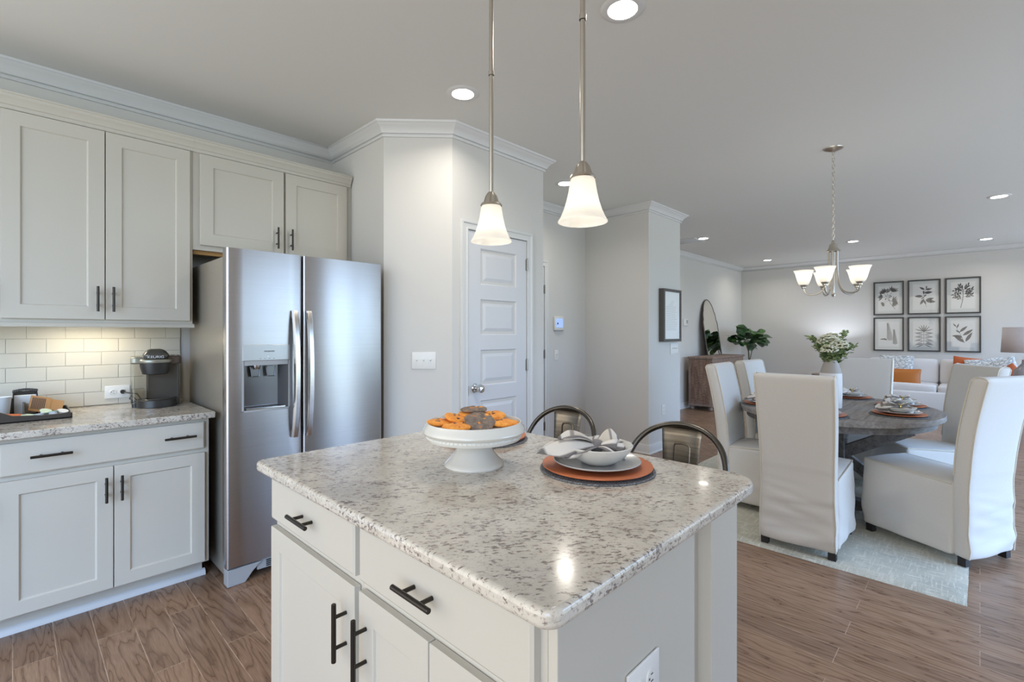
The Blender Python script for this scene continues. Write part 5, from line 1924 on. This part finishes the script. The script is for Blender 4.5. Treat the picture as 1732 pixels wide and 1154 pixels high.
pillow('blue-grey printed throw pillow on the left side of the sofa', 10.42, 1.02, .725, .46, .46, .16, 'pillow_print', -pi / 2, radians(-14))
pillow('tan leather lumbar pillow in front of the printed one', 10.24, .93, .590, .50, .30, .14, 'pillow_leather', -pi / 2, radians(-10))
pillow('rust pillow standing left in the right-hand pillow group', 10.48, .12, .735, .42, .42, .14, 'pillow_orange', -pi / 2, radians(-14), radians(6))
pillow('grey printed pillow in the middle of the right-hand group', 10.38, -.06, .72, .44, .44, .14, 'pillow_print', -pi / 2, radians(-16), radians(-8))
pillow('white and blue printed pillow leaning right of the grey printed one', 10.27, -.22, .72, .44, .42, .14, 'pillow_print', -pi / 2 - .2, radians(-16), radians(-22))
pillow('rust pillow standing on its corner at the front of the right-hand group', 10.10, -.31, .645, .36, .36, .13, 'pillow_orange', -pi / 2 - .1, radians(-14), radians(-40))
pillow('plain white pillow at the far right of the sofa', 10.30, -.47, .745, .42, .42, .14, 'linen', -pi / 2 - .2, radians(-14), radians(-20))
o = MB().rbox((0, 0, 0), (.22, .52, .035), .014, (3, 6, 2), lambda v: Vector((v.x, v.y, v.z + .006 * mnoise.noise(Vector((v.x * 9, v.y * 9, 0))) - .10 * max(0, abs(v.x) - .085) * 2))).build('folded_throw', 'side_wood', None)
o.location = (10.88, 1.33, .832)
tag(o, 'narrow brown folded throw lying along the sofa back', 'blanket')


def side_table(label, x, y, h, r):
    t = thing('side_table', label, 'table', (x, y, 0), 0, 'round side tables')
    MB().lathe([(0, h - .025), (r, h - .025), (r + .004, h - .012), (r, h), (0, h)], 40).build('tabletop', 'side_wood', t)
    for k_ in range(3):
        a = k_ * 2 * pi / 3 + .4
        MB().tube([(r * .55 * cos(a), r * .55 * sin(a), h - .02), (r * .85 * cos(a), r * .85 * sin(a), 0)], .014, 10).build('leg', 'side_wood', t)


def table_lamp(label, x, y, z, sr, sh, zb, lit, base_r):
    t = thing('table_lamp', label, 'lamp', (x, y, z), 0)
    MB().lathe([(base_r * .6, 0), (base_r * .7, .01), (base_r * .75, .02), (base_r, .11), (base_r * .9, .19), (base_r * .45, .25), (base_r * .25, .28), (base_r * .22, .33)], 32, cap0=True, cap1=True).build('lamp_base', 'lamp_base', t)
    MB().cyl((0, 0, .32), (0, 0, zb + .06), .007, 10).build('stem', 'nickel', t)
    MB().lathe([(sr, zb), (sr * .92, zb + sh)], 44).build('lamp_shade', 'lampshade' if lit else 'shade_off', t, solid=.003)
    if lit:
        MB().lathe([(0, -.02), (.025, 0), (.030, .03), (.02, .06), (0, .07)], 16, (0, 0, zb + .05)).build('bulb', 'bulb', t)
        lamp_light(x, y, z + zb + .12, 12.0, .04, (.82, .88, 1.0))


side_table('dark round side table at the left end of the sofa, behind the vase', 10.55, 2.02, .56, .27)
table_lamp('lit table lamp hidden behind the bouquet on the dark side table', 10.60, 1.97, .56, .155, .19, .37, True, .075)
side_table('dark round side table holding the unlit lamp by the right edge', 9.30, -.48, .64, .24)
table_lamp('unlit lamp with a linen drum shade at the right edge', 9.30, -.425, .64, .225, .335, .425, False, .115)
